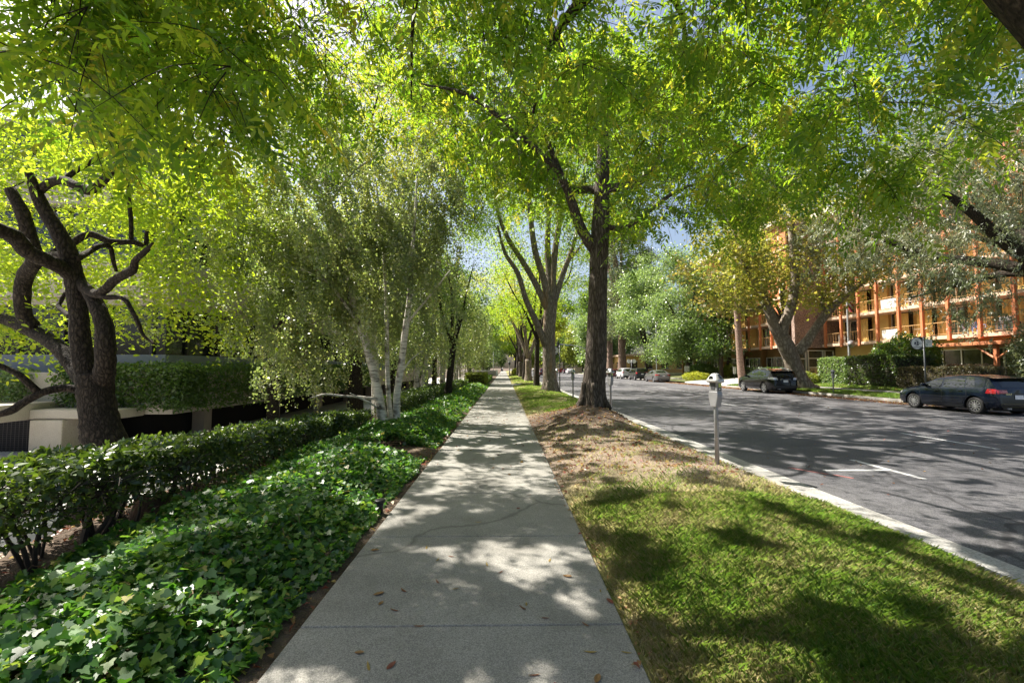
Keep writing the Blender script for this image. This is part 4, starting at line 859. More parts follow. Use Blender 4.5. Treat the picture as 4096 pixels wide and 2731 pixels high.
dn3 = lambda x, y: np.clip(.95 - .5*sstep(.2, .8, wob(x*.9, y*.5)), .2, 1)
lawn(60000, 20.2, 22.0, 18, 41, far_z, dn3, rng, (.05, .10), .007, -.22, 'grass_across')
lawn(60000, 23.7, 28, 20, 41, far_z, dn3, rng, (.05, .10), .008, -.18, 'grass_yard')

# fallen leaves: loose ones lying on the sidewalk are things; the litter on the earth is one mass
def leaf_mesh(name, kind, rr):
    m = MB(); P = {'pod': [(0,0),(.25,.10),(.55,.12),(.85,.06),(1,0),(.85,-.05),(.55,-.10),(.25,-.09)], 'oval': OVAL, 'maple': MAPLE}[kind]
    c = rr.uniform(.5, 1.2); vs = [(u-.5, v, c*(v*v*1.6 + (u-.5)**2*.35) + .01) for u, v in P] + [(0, 0, .015)]
    k = len(P); m.add(vs, [(i, (i+1) % k, k) for i in range(k)])
    me = m.build(name, M['leaf_dry']); d = me.data
    a = d.attributes.new('tint', 'FLOAT', 'FACE'); return me, a, k
rr = random.Random(12)
KINDS = (('narrow yellow fallen leaf lying on the concrete sidewalk', 'pod', .04), ('broad tan fallen leaf lying on the concrete sidewalk', 'oval', .36),
         ('curled brown fallen leaf lying on the concrete sidewalk', 'pod', .66), ('dark red fallen leaf lying on the concrete sidewalk', 'oval', .97))
protos = []
for lb, kd, tn in KINDS:
    o, a, k = leaf_mesh('fallen_leaf', kd, rr); a.data.foreach_set('value', [tn]*k); tag(o, lb, 'leaf', 'fallen leaves on the sidewalk'); protos.append(o)
SP = [(885,1365,1),(915,1380,2),(1050,1335,0),(970,1415,2),(840,1470,1),(860,1500,0),(910,1498,3),(1350,1474,0),(1430,1476,0),(1365,1532,1),(1275,1546,3),(1225,1522,2),(1178,1562,0),(1120,1283,0),(1010,1272,0),(1040,1265,2),(1208,1370,0),(1200,1378,2),(1250,1400,2),(1395,1365,3),(1100,1190,0),(1190,1160,3),(1215,1130,2),(985,1245,0),(1300,1310,1),(1150,1300,2),(880,1345,1),(935,1338,2),(1060,1105,2),(1170,1085,1),(1090,1050,3),(1190,1040,2),(1010,1320,2),(1260,1275,0),(870,1250,1),(1340,1415,2)]
for i, (ox, oy, kd) in enumerate(SP):
    yb = oy/2.297 - 367; Yw = 455*1.6/yb; Xw = (ox/2.297 - 504)*Yw/455
    if not (-1.24 < Xw < .73): Xw = max(-1.2, min(.7, Xw))
    o = protos[kd] if kd >= 0 and 'used' not in protos[kd] else protos[kd].copy()
    if o.name not in COL.objects: COL.objects.link(o)
    protos[kd]['used'] = 1
    s = rr.uniform(.055, .085); o.location = (Xw, Yw, .002); o.scale = (s, s*rr.uniform(.8,1.1), s); o.rotation_euler = (rr.uniform(-.1,.1), rr.uniform(-.1,.1), rr.uniform(0, 6.3))
for o in COL.objects:
    if 'used' in o: del o['used']
rng = np.random.default_rng(130)
def litter(n, x0, x1, y0, y1, fz, size, name, rng, up=1.6):
    x = rng.uniform(x0, x1, n); y = rng.uniform(y0, y1, n); p = np.stack([x, y, fz(x, y) + rng.uniform(.008, .02, n)], 1)
    a, nn = frames(n, up, 0, rng); L = size*rng.uniform(.5, 1.3, n); V, F = quads(p - a*L[:, None]*.5, L, L*rng.uniform(.3, .6, n), a, nn, .3); return V, F, rng.uniform(0, 1, n)
V, F, T = join([litter(520, .8, 3.7, 2, 15, strip_z, .075, '', rng), litter(1500, .9, 3.7, 6.5, 16, strip_z, .08, '', rng), litter(260, -1.42, -1.27, 2, 20, lambda x, y: 0*x - .01, .06, '', rng),
   litter(420, .69, .86, 2, 30, lambda x, y: np.maximum(strip_z(np.maximum(x, .8), y), 0), .045, '', rng), litter(1500, -4.9, -3.2, 1, 13, left_z, .065, '', rng), litter(200, -2.6, -1.3, 7.8, 9.4, lambda x, y: left_z(x, y), .06, '', rng), litter(700, .8, 3.7, 18, 42, strip_z, .09, '', rng), litter(250, -1.25, .74, 7, 34, lambda x, y: 0*x-.004, .07, '', rng)])
tag(np_mesh('leaf_litter', V, F, M['leaf_dry'], tint=T), kind='stuff')
V, F, T = join([litter(5200, 18.6, 19.98, 20, 60, lambda x, y: 0*x - .147, .11, '', rng), litter(2600, 20.2, 21.8, 29, 36, lambda x, y: far_z(x, y)+.01, .12, '', rng), litter(500, 4.6, 18, 5, 40, lambda x, y: 0*x - .15, .06, '', rng), litter(900, 23.8, 27, 22, 40, lambda x, y: far_z(x, y)+.02, .12, '', rng)])
tag(np_mesh('leaf_litter_across', V, F, M['leaf_dry'], tint=T), kind='stuff')
# ================================================================== street furniture
M['meter_grey'] = simple('meter_grey', (.30,.30,.31), .45, .35, .08); M['meter_dark'] = simple('meter_dark', (.075,.078,.085), .5, .2, .1)
M['meter_dome'] = simple('meter_dome', (.50,.50,.50), .38, .4, .06); M['galv'] = simple('galvanised_steel', (.34,.345,.36), .5, .6, .18, 9)
M['black'] = simple('black_plastic', (.012,.012,.013), .45); M['glass_dark'] = simple('dark_glass', (.012,.014,.014), .05, 0, .0, spec=.8)
M['sticker'] = simple('meter_sticker', (.55,.60,.16), .6); M['white'] = simple('white_enamel', (.78,.78,.76), .5, 0, .04)
M['signwhite'] = simple('sign_white', (.62,.63,.62), .5, 0, .04); M['navy'] = simple('sign_navy', (.018,.024,.05), .5); M['pole_dark'] = simple('pole_dark', (.055,.06,.065), .5, .4)
M['signgreen'] = simple('sign_green', (.02,.16,.07), .5); M['greytext'] = simple('sign_grey_text', (.10,.13,.12), .6)
M['conc'] = ground_mat('concrete', [(.3,(.36,.315,.265)),(.7,(.47,.42,.36))], 1.2, 40, .3, .85, .01)
M['wood'] = simple('weathered_wood', (.30,.24,.18), .8, 0, .25, 12)

def text(s, size, mat, parent, loc, ext=.004, name='lettering', align='CENTER', rx=90, sx=1.0):
    cu = bpy.data.curves.new(name, 'FONT'); cu.body = s; cu.size = size; cu.extrude = ext; cu.align_x = align; cu.align_y = 'CENTER'
    tmp = bpy.data.objects.new(name, cu); COL.objects.link(tmp); dg = bpy.context.evaluated_depsgraph_get(); dg.update()
    me = bpy.data.meshes.new_from_object(tmp.evaluated_get(dg)); bpy.data.objects.remove(tmp); me.name = name
    me.materials.clear(); o = link(name, me, mat, parent); o.location = loc; o.rotation_euler = (R(rx), 0, 0); o.scale = (sx, 1, 1); return o

def make_meter(loc):
    o = empty('parking_meter', loc, 'grey parking meter', 'parking meter', 'parking meters', R(-72))
    MB().lathe([(.036,-.2),(.034,.9),(.034,.93)], 14).build('pole', M['galv'], o, smooth=True)
    MB().prism([(-.058,.92),(-.100,1.08),(-.102,1.13),(-.088,1.175),(.088,1.175),(.102,1.13),(.100,1.08),(.058,.92)], -.058, .05, 'y').build('vault', M['meter_grey'], o, bevel=.012)
    MB().prism([(-.085,1.17),(-.088,1.325),(.088,1.325),(.085,1.17)], -.05, .05, 'y').build('housing', M['meter_grey'], o, bevel=.01)
    MB().prism([(-.036,1.20),(-.05,1.24),(-.05,1.315),(.05,1.315),(.05,1.24),(.036,1.20)], -.056, -.046, 'y').build('coin_panel', M['meter_dark'], o, bevel=.004)
    MB().prism([(.052,-.03),(.052,.04),(.09,.04),(.0905,-.03)], 1.19, 1.30, 'z').build('side_plate', M['meter_dark'], o)
    MB().box(.087,.0925,-.02,.03,1.24,1.305).build('sticker', M['sticker'], o)
    MB().box(.087,.0925,-.012,.012,1.205,1.222).build('lock', M['white'], o)
    # domed cap with a wide brim
    m = MB(); vs = []; n = 24
    for wz, wx, wy in ((1.315,.118,.075),(1.325,.135,.098),(1.352,.136,.10),(1.375,.118,.092),(1.42,.085,.07),(1.455,.052,.045),(1.468,.025,.022)):
        for k in range(n):
            a = 2*math.pi*k/n; c, s_ = math.cos(a), math.sin(a); p = .55
            vs.append((wx*math.copysign(abs(c)**p, c), wy*math.copysign(abs(s_)**p, s_), wz))
    fs = [(i*n+k, i*n+(k+1)%n, (i+1)*n+(k+1)%n, (i+1)*n+k) for i in range(6) for k in range(n)] + [tuple(range(n)), tuple(6*n+k for k in range(n))]
    m.add(vs, fs).build('dome', M['meter_dome'], o, smooth=True)
    m = MB(); a_, b_ = Vector((0,-.0935,1.378)), Vector((0,-.0735,1.425))
    m.add([(-.045,a_.y-.004,a_.z),(.045,a_.y-.004,a_.z),(.034,b_.y-.004,b_.z),(-.034,b_.y-.004,b_.z)], [(0,1,2,3)]).build('front_window', M['glass_dark'], o)
    m = MB(); m.add([(.126,-.035,1.372),(.126,.035,1.372),(.062,.022,1.448),(.062,-.022,1.448)], [(0,1,2,3)]); 
    for i in range(4): m.v[i] = (m.v[i][0]+.008, m.v[i][1], m.v[i][2]+.004)
    m.build('solar_panel', M['glass_dark'], o)
    return o
mt = [(3.45,7.4,'nearest grey parking meter on the bare earth beside the kerb'),(3.45,14.75,'parking meter just right of the straight grey trunk'),(3.45,22.8,'parking meter between the straight trunk and the pale vase-shaped trunk'),
      (3.42,29.6,'parking meter half hidden right behind the pale vase-shaped trunk'),(3.45,53.5,'far dark parking meter seen between the V-forked trunk and the slim dark trunk'),(20.35,27.9,'parking meter across the street on the lawn before the clipped hedge')]
m0 = None
for i, (x, y, lb) in enumerate(mt):
    z = float(strip_z(x, y)) if x < 10 else float(far_z(x, y))
    if m0 is None: o = m0 = make_meter((x, y, z))
    else: o = copy_tree(m0); o.location = (x, y, z)
    o['label'] = lb; o.rotation_euler.z = R(-72 + [0, 6, -4, 3, -8, 95][i])

def time_sign(loc, label, permit):
    o = empty('time_limit_sign', loc, label, 'parking sign', 'round two hour parking signs'); h = 2.72
    MB().lathe([(.035,-.2),(.035,h+.34)], 12).build('post', M['pole_dark'], o, smooth=True)
    cx = -.37; r = .30; n = 40; ring = [(cx + r*math.cos(2*math.pi*k/n), h + r*math.sin(2*math.pi*k/n)) for k in range(n)]
    poly = [p for p in ring if p[0] <= cx+.12] ; k0 = [(cx+r*math.cos(a), h+r*math.sin(a)) for a in np.linspace(math.pi/2, 3*math.pi/2, 24)]
    MB().prism(k0 + [(cx+.30,h-r),(cx+.30,h+r)], -.03, 0, 'y').build('backing', M['black'], o)
    MB().prism([(cx+.272*math.cos(2*math.pi*k/n), h+.272*math.sin(2*math.pi*k/n)) for k in range(n)], -.036, -.0305, 'y').build('disc', M['signwhite'], o)
    dk = MB().prism([(cx-.01+.125*math.cos(2*math.pi*k/n), h+.005+.118*math.sin(2*math.pi*k/n)) for k in range(n)], -.0395, -.0365, 'y').build('dark_roundel', M['navy'], o)
    text('2', .25, M['signwhite'], o, (cx-.045, -.044, h), .003); text('+', .15, M['signwhite'], o, (cx+.065, -.044, h), .003)
    text('HOURS', .042, M['navy'], o, (cx+.19, -.039, h+.003), .002)
    text('SacPark', .062, M['navy'], o, (cx, -.039, h+.175), .002)
    m = MB()
    for j, wd in ((0,.19),(1,.17)):
        xx = cx - wd
        rr = random.Random(4+j)
        while xx < cx + wd: l = rr.uniform(.02,.06); m.box(xx, xx+l, -.0395, -.0365, h-.165-.035*j-.011, h-.165-.035*j+.011); xx += l + .014
    m.build('small_print', M['navy'], o)
    m = MB(); m.tube([(-.09,-.012,h+.2),(0,0,h+.2)], .012, 6); m.tube([(-.09,-.012,h-.2),(0,0,h-.2)], .012, 6); m.build('bracket', M['pole_dark'], o)
    if permit:
        MB().box(.07,.40,-.02,-.012,h-.16,h+.18).build('permit_plate', M['signwhite'], o, bevel=.0)
        for s, zz, sz in (('METER PAYMENT',.135,.036),('REQUIRED',.082,.042),('EXCEPT WITH',.022,.042),('PERMIT',-.06,.044)):
            text(s, sz, M['greytext'], o, (.235 + (.05 if s == 'PERMIT' else 0), -.0225, h+zz), .0015)
        MB().box(.105,.17,-.0235,-.0205,h-.095,h-.025).build('permit_symbol', M['signgreen'], o); text('M', .05, M['signwhite'], o, (.1375,-.0255,h-.06), .0015)
    return o
time_sign((20.5,21.85,.05), 'round 2+ hours parking sign on a dark post across the street, behind the blue car', True)
time_sign((3.72,30.4,float(strip_z(3.6,30.4))), 'round 2+ hours parking sign half hidden by the pale vase-shaped trunk', False)
def small_notice(loc, w_, h_, top, label, pm, lines):
    o = empty('notice_sign', loc, label, 'sign'); MB().lathe([(.022,-.2),(.022,top)], 8).build('post', M[pm], o, smooth=True)
    MB().box(-w_/2,w_/2,-.035,-.022,top-h_,top).build('plate', M['white'], o)
    m = MB()
    for i in range(lines): m.box(-w_*.32,w_*.32,-.0385,-.0355,top-h_*(.22+.6*i/max(1,lines-1))-.02,top-h_*(.22+.6*i/max(1,lines-1))+.02)
    m.build('small_print', M['greytext'], o); return o
small_notice((22.6,56,.15), .62, .66, 1.62, 'square white notice on a white post by the golden shrub, left of the driveway', 'white', 4)
small_notice((20.9,41.0,.03), .26, .62, 1.62, 'narrow white notice on a black post at the edge of the sunlit driveway', 'black', 3)
o = empty('twin_sign_post', (20.5,73,.05), 'post carrying two round pale signs, behind the parked white hatchback', 'sign')
MB().lathe([(.03,0),(.03,2.8)], 8).build('post', M['galv'], o, smooth=True)
for s in (-.42,.42): m = MB().lathe([(.33,-.06),(.33,-.03)], 20, (s,0,2.55), 'y'); m.build('sign_disc', M['signwhite'], o)
o = empty('lamp_post', (20.55,61,.05), 'thin pale lamp post rising through the trees above the parked cars', 'lamp post')
MB().lathe([(.10,-.1),(.085,.3),(.07,4),(.05,8)], 10).build('pole', M['galv'], o, smooth=True)
MB().tube([(0,0,7.9),(-.4,0,8.4),(-1.4,0,8.6)], [.05,.045,.04], 8).build('arm', M['galv'], o); MB().box(-2.0,-1.35,-.13,.13,8.5,8.65).build('lamp_head', M['galv'], o, bevel=.03)
# the path lamp at the far end and the small bollard light in the ivy
o = empty('path_lamp', (1.08,91,0), 'pale post lamp with a dark head at the far end of the sidewalk', 'lamp')
MB().lathe([(.14,-.05),(.13,.1),(.12,2.2)], 10).build('post', M['conc'], o, smooth=True); MB().lathe([(.2,2.2),(.22,2.3),(.22,2.6),(.2,2.62)], 10).build('lamp_head', M['black'], o); MB().lathe([(.26,2.62),(.2,2.75),(.05,2.95)], 10).build('cap', M['galv'], o)
o = empty('bollard_light', (-1.37,5.15,-.02), 'short black plastic bollard light at the edge of the ivy', 'light')
MB().lathe([(.034,-.05),(.036,.10),(.043,.13)], 16).build('stem', M['black'], o, smooth=True); MB().lathe([(.054,.13),(.058,.142),(.058,.158),(.05,.166)], 20).build('cap', M['black'], o, smooth=False)
MB().box(-2.45,-2.03,7.85,8.35,.02,.085).build('utility_cover', simple('cover_green', (.13,.145,.10), .7), bevel=.015)
tag(bpy.data.objects['utility_cover'], 'grey-green utility cover lying in the bare gap of the ivy', 'utility cover')
o = empty('tree_stump', (-3.75,5.0,0), 'brown sawn tree stump under the near hedge', 'stump')
MB().lathe([(.24,-.15),(.19,.02),(.16,.14),(.15,.23),(.135,.24)], 18).build('stump_wood', bark('stump_bark', (.07,.045,.03), (.22,.14,.09)), o, smooth=True)
# traffic signal at the far crossing
o = empty('traffic_signal', (20.8,104,0), 'traffic signal on a curved mast arm with a green name plate, far down the road', 'traffic signal')
MB().lathe([(.2,0),(.16,.4),(.12,5.4)], 10).build('pole', M['galv'], o, smooth=True)
MB().tube(spline([(0,0,4.6),(-2.2,0,5.9),(-5.2,0,6.7),(-8.4,0,6.9)], 5), .09, 8).build('mast_arm', M['galv'], o)
h = MB().box(-8.65,-8.15,-.15,.2,6.3,7.5).build('signal_head', M['black'], o, bevel=.04)
m = MB()
for zz in (6.5,6.9,7.3): m.lathe([(.13,-.24),(.15,-.15)], 12, (-8.4,0,zz), 'y')
m.build('visor', M['black'], h)
MB().box(-6.9,-5.9,-.14,-.11,6.45,6.85).build('street_name_plate', M['signgreen'], o); m = MB(); m.box(-6.75,-6.05,-.15,-.142,6.6,6.7); m.build('lettering', M['white'], o)
# flag pole
M['flag_red'] = simple('flag_red', (.38,.05,.05), .8); M['flag_blue'] = simple('flag_blue', (.03,.04,.13), .8)
o = empty('flagpole', (28.2,36.7,.45), 'pale metal flagpole rising behind the clipped hedge', 'flagpole')
MB().lathe([(.10,0),(.095,1),(.075,6),(.055,10.5)], 12).build('pole', M['galv'], o, smooth=True); MB().lathe([(.01,10.5),(.09,10.56),(.09,10.66),(.01,10.72)], 12).build('finial', M['galv'], o, smooth=True)
dsh = MB(); dsh.lathe([(.04,0),(.30,-.14),(.31,-.15)], 16, (.05,-.06,3.05), 'y'); dsh.build('floodlight', M['galv'], o, smooth=True)
fl = MB()
def fold(mi, z0, z1, w0, w1):
    fl.mi = mi; n = 9; vs = []
    for zz, ww in ((z1, w1), (z0, w0)):
        for k in range(n): vs.append((.08 + ww*k/(n-1), (-.10 if k % 2 else .10)*min(1, .3+k/4), zz - .06*k))
    fl.add(vs, [(k, k+1, n+k+1, n+k) for k in range(n-1)])
fold(1, 7.9, 8.6, .42, .3)
for i in range(7): fold(0 if i % 2 == 0 else 2, 7.9-.22*(i+1), 7.9-.22*i, .44-.03*i, .44-.03*max(0,i-1))
tag(fl.build('flag', [M['flag_red'], M['flag_blue'], M['white']]), 'drooping red white and blue flag on the pale flagpole', 'flag'); bpy.data.objects['flag'].location = (28.2,36.7,.2)

# ================================================================== cars
M['tyre'] = simple('tyre', (.018,.018,.019), .85, 0, .2); M['rim'] = simple('alloy', (.55,.55,.57), .3, .85, .05)
M['lamp_red'] = simple('tail_lamp', (.35,.012,.02), .15, 0, .1, spec=.8, coat=1); M['lamp_clear'] = simple('clear_lamp', (.6,.6,.62), .12, .3, .05, coat=1)
M['chrome'] = simple('chrome', (.7,.7,.71), .12, 1, .02); M['plate'] = simple('licence_plate', (.66,.66,.68), .5); M['under'] = simple('underbody', (.01,.01,.011), .9)
M['window'] = simple('car_window', (.008,.010,.010), .02, 0, 0, spec=1.0); M['trim'] = simple('black_trim', (.016,.016,.017), .5)
def paint(name, c, met=.5, r=.28): return simple(name, c, r, met, .03, coat=.6, spec=.3)
def make_car(label, loc, sp, pm, cat='car', name='parked_car', detail=2, badge=None, group='parked cars', rz=90):
    o = empty(name, loc, label, cat, group, R(rz)); top = sp['top'][::-1]; bel = sp['belt'][::-1]; W = sp['W']; wr = sp['r']; ax = sp['axles']
    x0, x1 = top[0][0], top[-1][0]; tx = [p[0] for p in top]; tz = [p[1] for p in top]; bx = [p[0] for p in bel]; bz = [p[1] for p in bel]; tum = sp.get('tumble', .33); sill = sp.get('sill', .2)
    def plan(x):
        t = 0
        for e, l in ((x1, .75), (x0, .6)):
            d = abs(x - e)
            if d < l: t = max(t, (1 - d/l)**2.6)
        return 1 - .2*t
    def sec(x):
        zt = float(np.interp(x, tx, tz)); zb = min(float(np.interp(x, bx, bz)), zt - .03); w_ = W/2*plan(x); gh = max(0, zt - zb)
        wt = w_ - tum*max(0, gh-.06) - .04*min(1, gh/.1); e = min(abs(x-x1), abs(x-x0)); z0 = sill + .1*max(0, 1-e/.5)
        zm = z0 + (zb - z0)*.55
        P = [[w_*.93, z0], [w_*.985, z0+.09], [w_, zm-.06], [w_*1.0, zm+.04], [w_*.985, zb-.05], [w_*.955, zb], [w_*.955*.45+wt*.55, zb+gh*.52], [wt, zt-max(.012, gh*.13)], [wt*.86, zt-max(.005, gh*.045)], [wt*.45, zt-.001], [0, zt+.008]]
        for a in ax:
            ra = wr + .065; d = abs(x - a)
            if d < ra:
                za = wr + math.sqrt(ra*ra - d*d)
                for p in P[:5]:
                    if p[1] < za: p[1] = za; p[0] = max(p[0], w_*.99)
        for i in range(1, len(P)): P[i][1] = max(P[i][1], P[i-1][1] + 1e-4)
        return P
    xs = sorted(set([round(v, 3) for v in np.linspace(x0, x1, 96)] + [round(p[0], 3) for p in top] + [round(a + s*(wr+.065)*k, 3) for a in ax for s in (-1,1) for k in (.9,.97,1.0)]))
    vs = []; fs = []; k = 11
    for x in xs:
        P = sec(x); vs += [(x, p[0], p[1]) for p in P] + [(x, -p[0], p[1]) for p in P[-2::-1]]
    n = 2*k - 1
    for i in range(len(xs)-1):
        for j in range(n-1): fs.append((i*n+j, i*n+j+1, (i+1)*n+j+1, (i+1)*n+j))
    for i in (0, len(xs)-1):
        for j in range(k-1): a_ = i*n+j; b_ = i*n+n-1-j; fs.append((a_, a_+1, b_-1, b_) if a_+1 != b_-1 else (a_, a_+1, b_))
    b = MB(); b.add(vs, fs); body = b.build('body', pm, o, smooth=True); md = body.modifiers.new('split', 'EDGE_SPLIT'); md.split_angle = R(38)
    MB().box(x0+.12, x1-.12, -W/2+.22, W/2-.22, sill-.03, sill+.35).build('underbody', M['under'], o)
    def wy(x, z):
        P = sec(x)
        return None if z > P[-1][1] or z < P[0][1] else float(np.interp(z, [p[1] for p in P], [p[0] for p in P]))
    def side(corners, s, off=.006, nu=8, nv=3):
        (a,b_,c,d) = [np.array(q, float) for q in corners]; vs = []
        for i in range(nu+1):
            for j in range(nv+1):
                u, v = i/nu, j/nv; q = (a*(1-u)+b_*u)*(1-v) + (d*(1-u)+c*u)*v; y = wy(*q); y = W/2*.8 if y is None else y
                vs.append((q[0], s*(y+off), q[1]))
        return vs, [(i*(nv+1)+j, (i+1)*(nv+1)+j, (i+1)*(nv+1)+j+1, i*(nv+1)+j+1) for i in range(nu) for j in range(nv)]
    def end(corners, rear=True, off=.008, nu=8, nv=4):
        (a,b_,c,d) = [np.array(q, float) for q in corners]; vs = []; sg = 1 if rear else -1; xe = x0 if rear else x1
        for i in range(nu+1):
            for j in range(nv+1):
                u, v = i/nu, j/nv; y, z = (a*(1-u)+b_*u)*(1-v) + (d*(1-u)+c*u)*v; hit = xe
                for q in range(200):
                    x = xe + sg*q*.012; h_ = wy(x, z)
                    if h_ is not None and h_ >= abs(y): hit = x; break
                vs.append((hit - sg*off, y, z + off*.5))
        return vs, [(i*(nv+1)+j, (i+1)*(nv+1)+j, (i+1)*(nv+1)+j+1, i*(nv+1)+j+1) for i in range(nu) for j in range(nv)]
    for s in (1,-1):
        for q in sp['side_glass']: b = MB(); b.add(*side(q, s)); b.build('side_window', M['window'], o, smooth=True)
    b = MB(); b.add(*end(sp['rear_glass'], nu=14, nv=8)); b.build('rear_window', M['window'], o, smooth=True)
    b = MB(); b.add(*end(sp['wind'], False, nu=14, nv=8)); b.build('windscreen', M['window'], o, smooth=True)
    for s in (1,-1):
        b = MB(); b.add(*side(sp['tail_side'], s, .008, 6, 2)); q = [(s*y, z) for y, z in sp['tail_rear']]; b.add(*end(q, True, .012, 5, 3)); b.build('tail_light', M[sp.get('tail_mat', 'lamp_red')], o, smooth=True)
        b = MB(); q = [(s*y, z) for y, z in sp['head']]; b.add(*end(q, False, .012, 5, 3)); b.build('headlight', M['lamp_clear'], o, smooth=True)
    pz = sp['plate_z']; b = MB(); b.add(*end([(-.16,pz-.075),(.16,pz-.075),(.16,pz+.075),(-.16,pz+.075)], True, .02, 4, 1)); b.build('licence_plate', M['plate'], o)
    b = MB(); zb = sp.get('bumper_z', .36); b.add(*end([(-W*.44,zb-.10),(W*.44,zb-.10),(W*.44,zb+.07),(-W*.44,zb+.07)], True, .014, 12, 2)); b.build('rear_bumper', M['trim'], o, smooth=True)
    # wheels
    wp = None
    for a in ax:
        for s in (1,-1):
            if wp is None:
                t = MB(); rt = wr; ri = wr*.69
                t.lathe([(ri,-.10),(rt*.93,-.105),(rt*.985,-.085),(rt,-.05),(rt,.05),(rt*.985,.085),(rt*.93,.105),(ri,.10),(ri*.96,.085),(ri*.96,-.085),(ri,-.10)], 30, axis='y', cap=False); wh = t.build('wheel', M['tyre'], o, smooth=True)
                g = MB(); g.lathe([(ri,.101),(ri*.93,.103),(ri*.90,.075)], 30, axis='y', cap=False)
                sn = sp.get('spokes', 9)
                for q in range(sn):
                    an = 2*math.pi*q/sn; Mt = Matrix.Rotation(an, 3, 'Y'); g.cbox(Mt @ Vector((ri*.53,.088,0)), ri*.82, .022, ri*(.34 if sn < 8 else .17), Mt)
                g.lathe([(ri*.24,.09),(ri*.2,.108),(.001,.11)], 12, axis='y', cap=False); rim = g.build('rim', M['rim'], wh); wp = wh
                rb = MB().lathe([(ri*.95,.02),(ri*.95,.05),(.001,.05)], 24, axis='y').build('brake', M['under'], wh)
            else: wh = copy_tree(wp, o)
            wh.location = (a, s*(W/2-.125), wr); wh.rotation_euler = (0, .3*a, 0 if s > 0 else math.pi)
    if detail >= 2:
        for s in (1,-1):
            d0, d1, d2 = sp['doors']
            for xa, xb in ((d0-.10, d0), (d1, d1-.02), (d2, d2+.02)):
                zt = min(wy and float(np.interp(xa, bx, bz)) for _ in (0,)) - .0
                b = MB(); b.add(*side([(xa-.006, sill+.16),(xa+.006, sill+.16),(xb+.006, zt-.03),(xb-.006, zt-.03)], s, .003, 1, 8)); b.build('door_seam', M['trim'], o)
            for xa in sp['handles']:
                zz = float(np.interp(xa, bx, bz)) - .11; y = wy(xa, zz); b = MB(); b.cbox((xa, s*(y+.018), zz), .17, .03, .028); b.build('door_handle', pm, o, bevel=.008)
            mx, mz = sp['mirror']; y = wy(mx, mz) or W/2*.85; b = MB(); b.cbox((mx-.02, s*(y+.12), mz+.03), .12, .2, .13); b.build('wing_mirror', pm, o, bevel=.03, smooth=True)
            b = MB(); b.add(*side([(ax[0]+wr+.1, sill+.02),(ax[1]-wr-.1, sill+.02),(ax[1]-wr-.1, sill+.13),(ax[0]+wr+.1, sill+.13)] if ax[0] < ax[1] else [(ax[1]+wr+.1, sill+.02),(ax[0]-wr-.1, sill+.02),(ax[0]-wr-.1, sill+.13),(ax[1]+wr+.1, sill+.13)], s, .007, 6, 1)); b.build('sill_trim', M['chrome'] if sp.get('chrome_sill') else M['trim'], o)
        if sp.get('rails'):
            for s in (1,-1):
                pts = [(x, s*(sec(x)[7][0]-.03), sec(x)[8][1] + (.05 if i not in (0,5) else .0)) for i, x in enumerate(np.linspace(*sp['rails'], 6))]; MB().tube(pts, .018, 6).build('roof_rail', M['chrome'], o, smooth=True)
        if sp.get('spoiler'):
            xq, zq = sp['spoiler']; P = sec(xq); b = MB(); b.prism([(xq+.12,zq+.005),(xq-.16,zq-.02),(xq-.15,zq-.045),(xq+.12,zq-.02)], -P[7][0]*.93, P[7][0]*.93, 'y'); b.build('spoiler', pm, o, bevel=.008)
        b = MB(); b.add(*end([(-.35,pz+.11),(.35,pz+.11),(.35,pz+.135),(-.35,pz+.135)], True, .016, 6, 1)); b.build('boot_strip', M['chrome'] if sp.get('chrome_strip') else M['trim'], o)
        m = MB(); m.lathe([(.03,-.08),(.03,.12)], 10, (x0+.03, W*.27, sill+.06), 'x'); m.lathe([(.03,-.08),(.03,.12)], 10, (x0+.03, W*.27-.08, sill+.06), 'x'); m.build('exhaust', M['galv'], o)
    if badge:
        t = text(badge, .09, M['chrome'], o, (x0-.02, .42, sp['plate_z']+.12), .003, 'badge'); t.rotation_euler = (R(90), 0, R(-90))
    return o
hatch = dict(W=1.78, r=.316, axles=(1.2875,-1.2875), sill=.2, tumble=.36, spokes=11,
  top=[(2.15,.46),(2.13,.62),(2.02,.74),(1.75,.84),(1.4,.92),(1.0,.99),(.7,1.15),(.3,1.36),(-.05,1.44),(-.5,1.475),(-1.0,1.468),(-1.45,1.425),(-1.72,1.37),(-1.98,.98),(-2.03,.93),(-2.045,.66),(-2.07,.46)],
  belt=[(2.12,.6),(1.4,.86),(1.0,.92),(-.2,.955),(-1.2,.985),(-1.75,1.01),(-2.0,.9),(-2.07,.5)],
  side_glass=[[(.86,.945),(.02,.965),(.02,1.40),(.28,1.32)],[(-.06,.968),(-.92,.99),(-.86,1.42),(-.06,1.41)],[(-.96,.99),(-1.32,1.005),(-1.2,1.385),(-.9,1.41)]],
  rear_glass=[(-.52,1.02),(.52,1.02),(.46,1.31),(-.46,1.31)], wind=[(-.62,1.02),(.62,1.02),(.5,1.35),(-.5,1.35)],
  tail_side=[(-1.70,.80),(-2.02,.79),(-2.01,.95),(-1.76,.965)], tail_rear=[(.40,.80),(.80,.79),(.80,.93),(.42,.92)], head=[(.45,.62),(.78,.64),(.78,.74),(.5,.71)], plate_z=.66, bumper_z=.34,
  doors=(.98,-.02,-1.02), handles=(.16,-.78), mirror=(.72,1.0), spoiler=(-1.72,1.385))
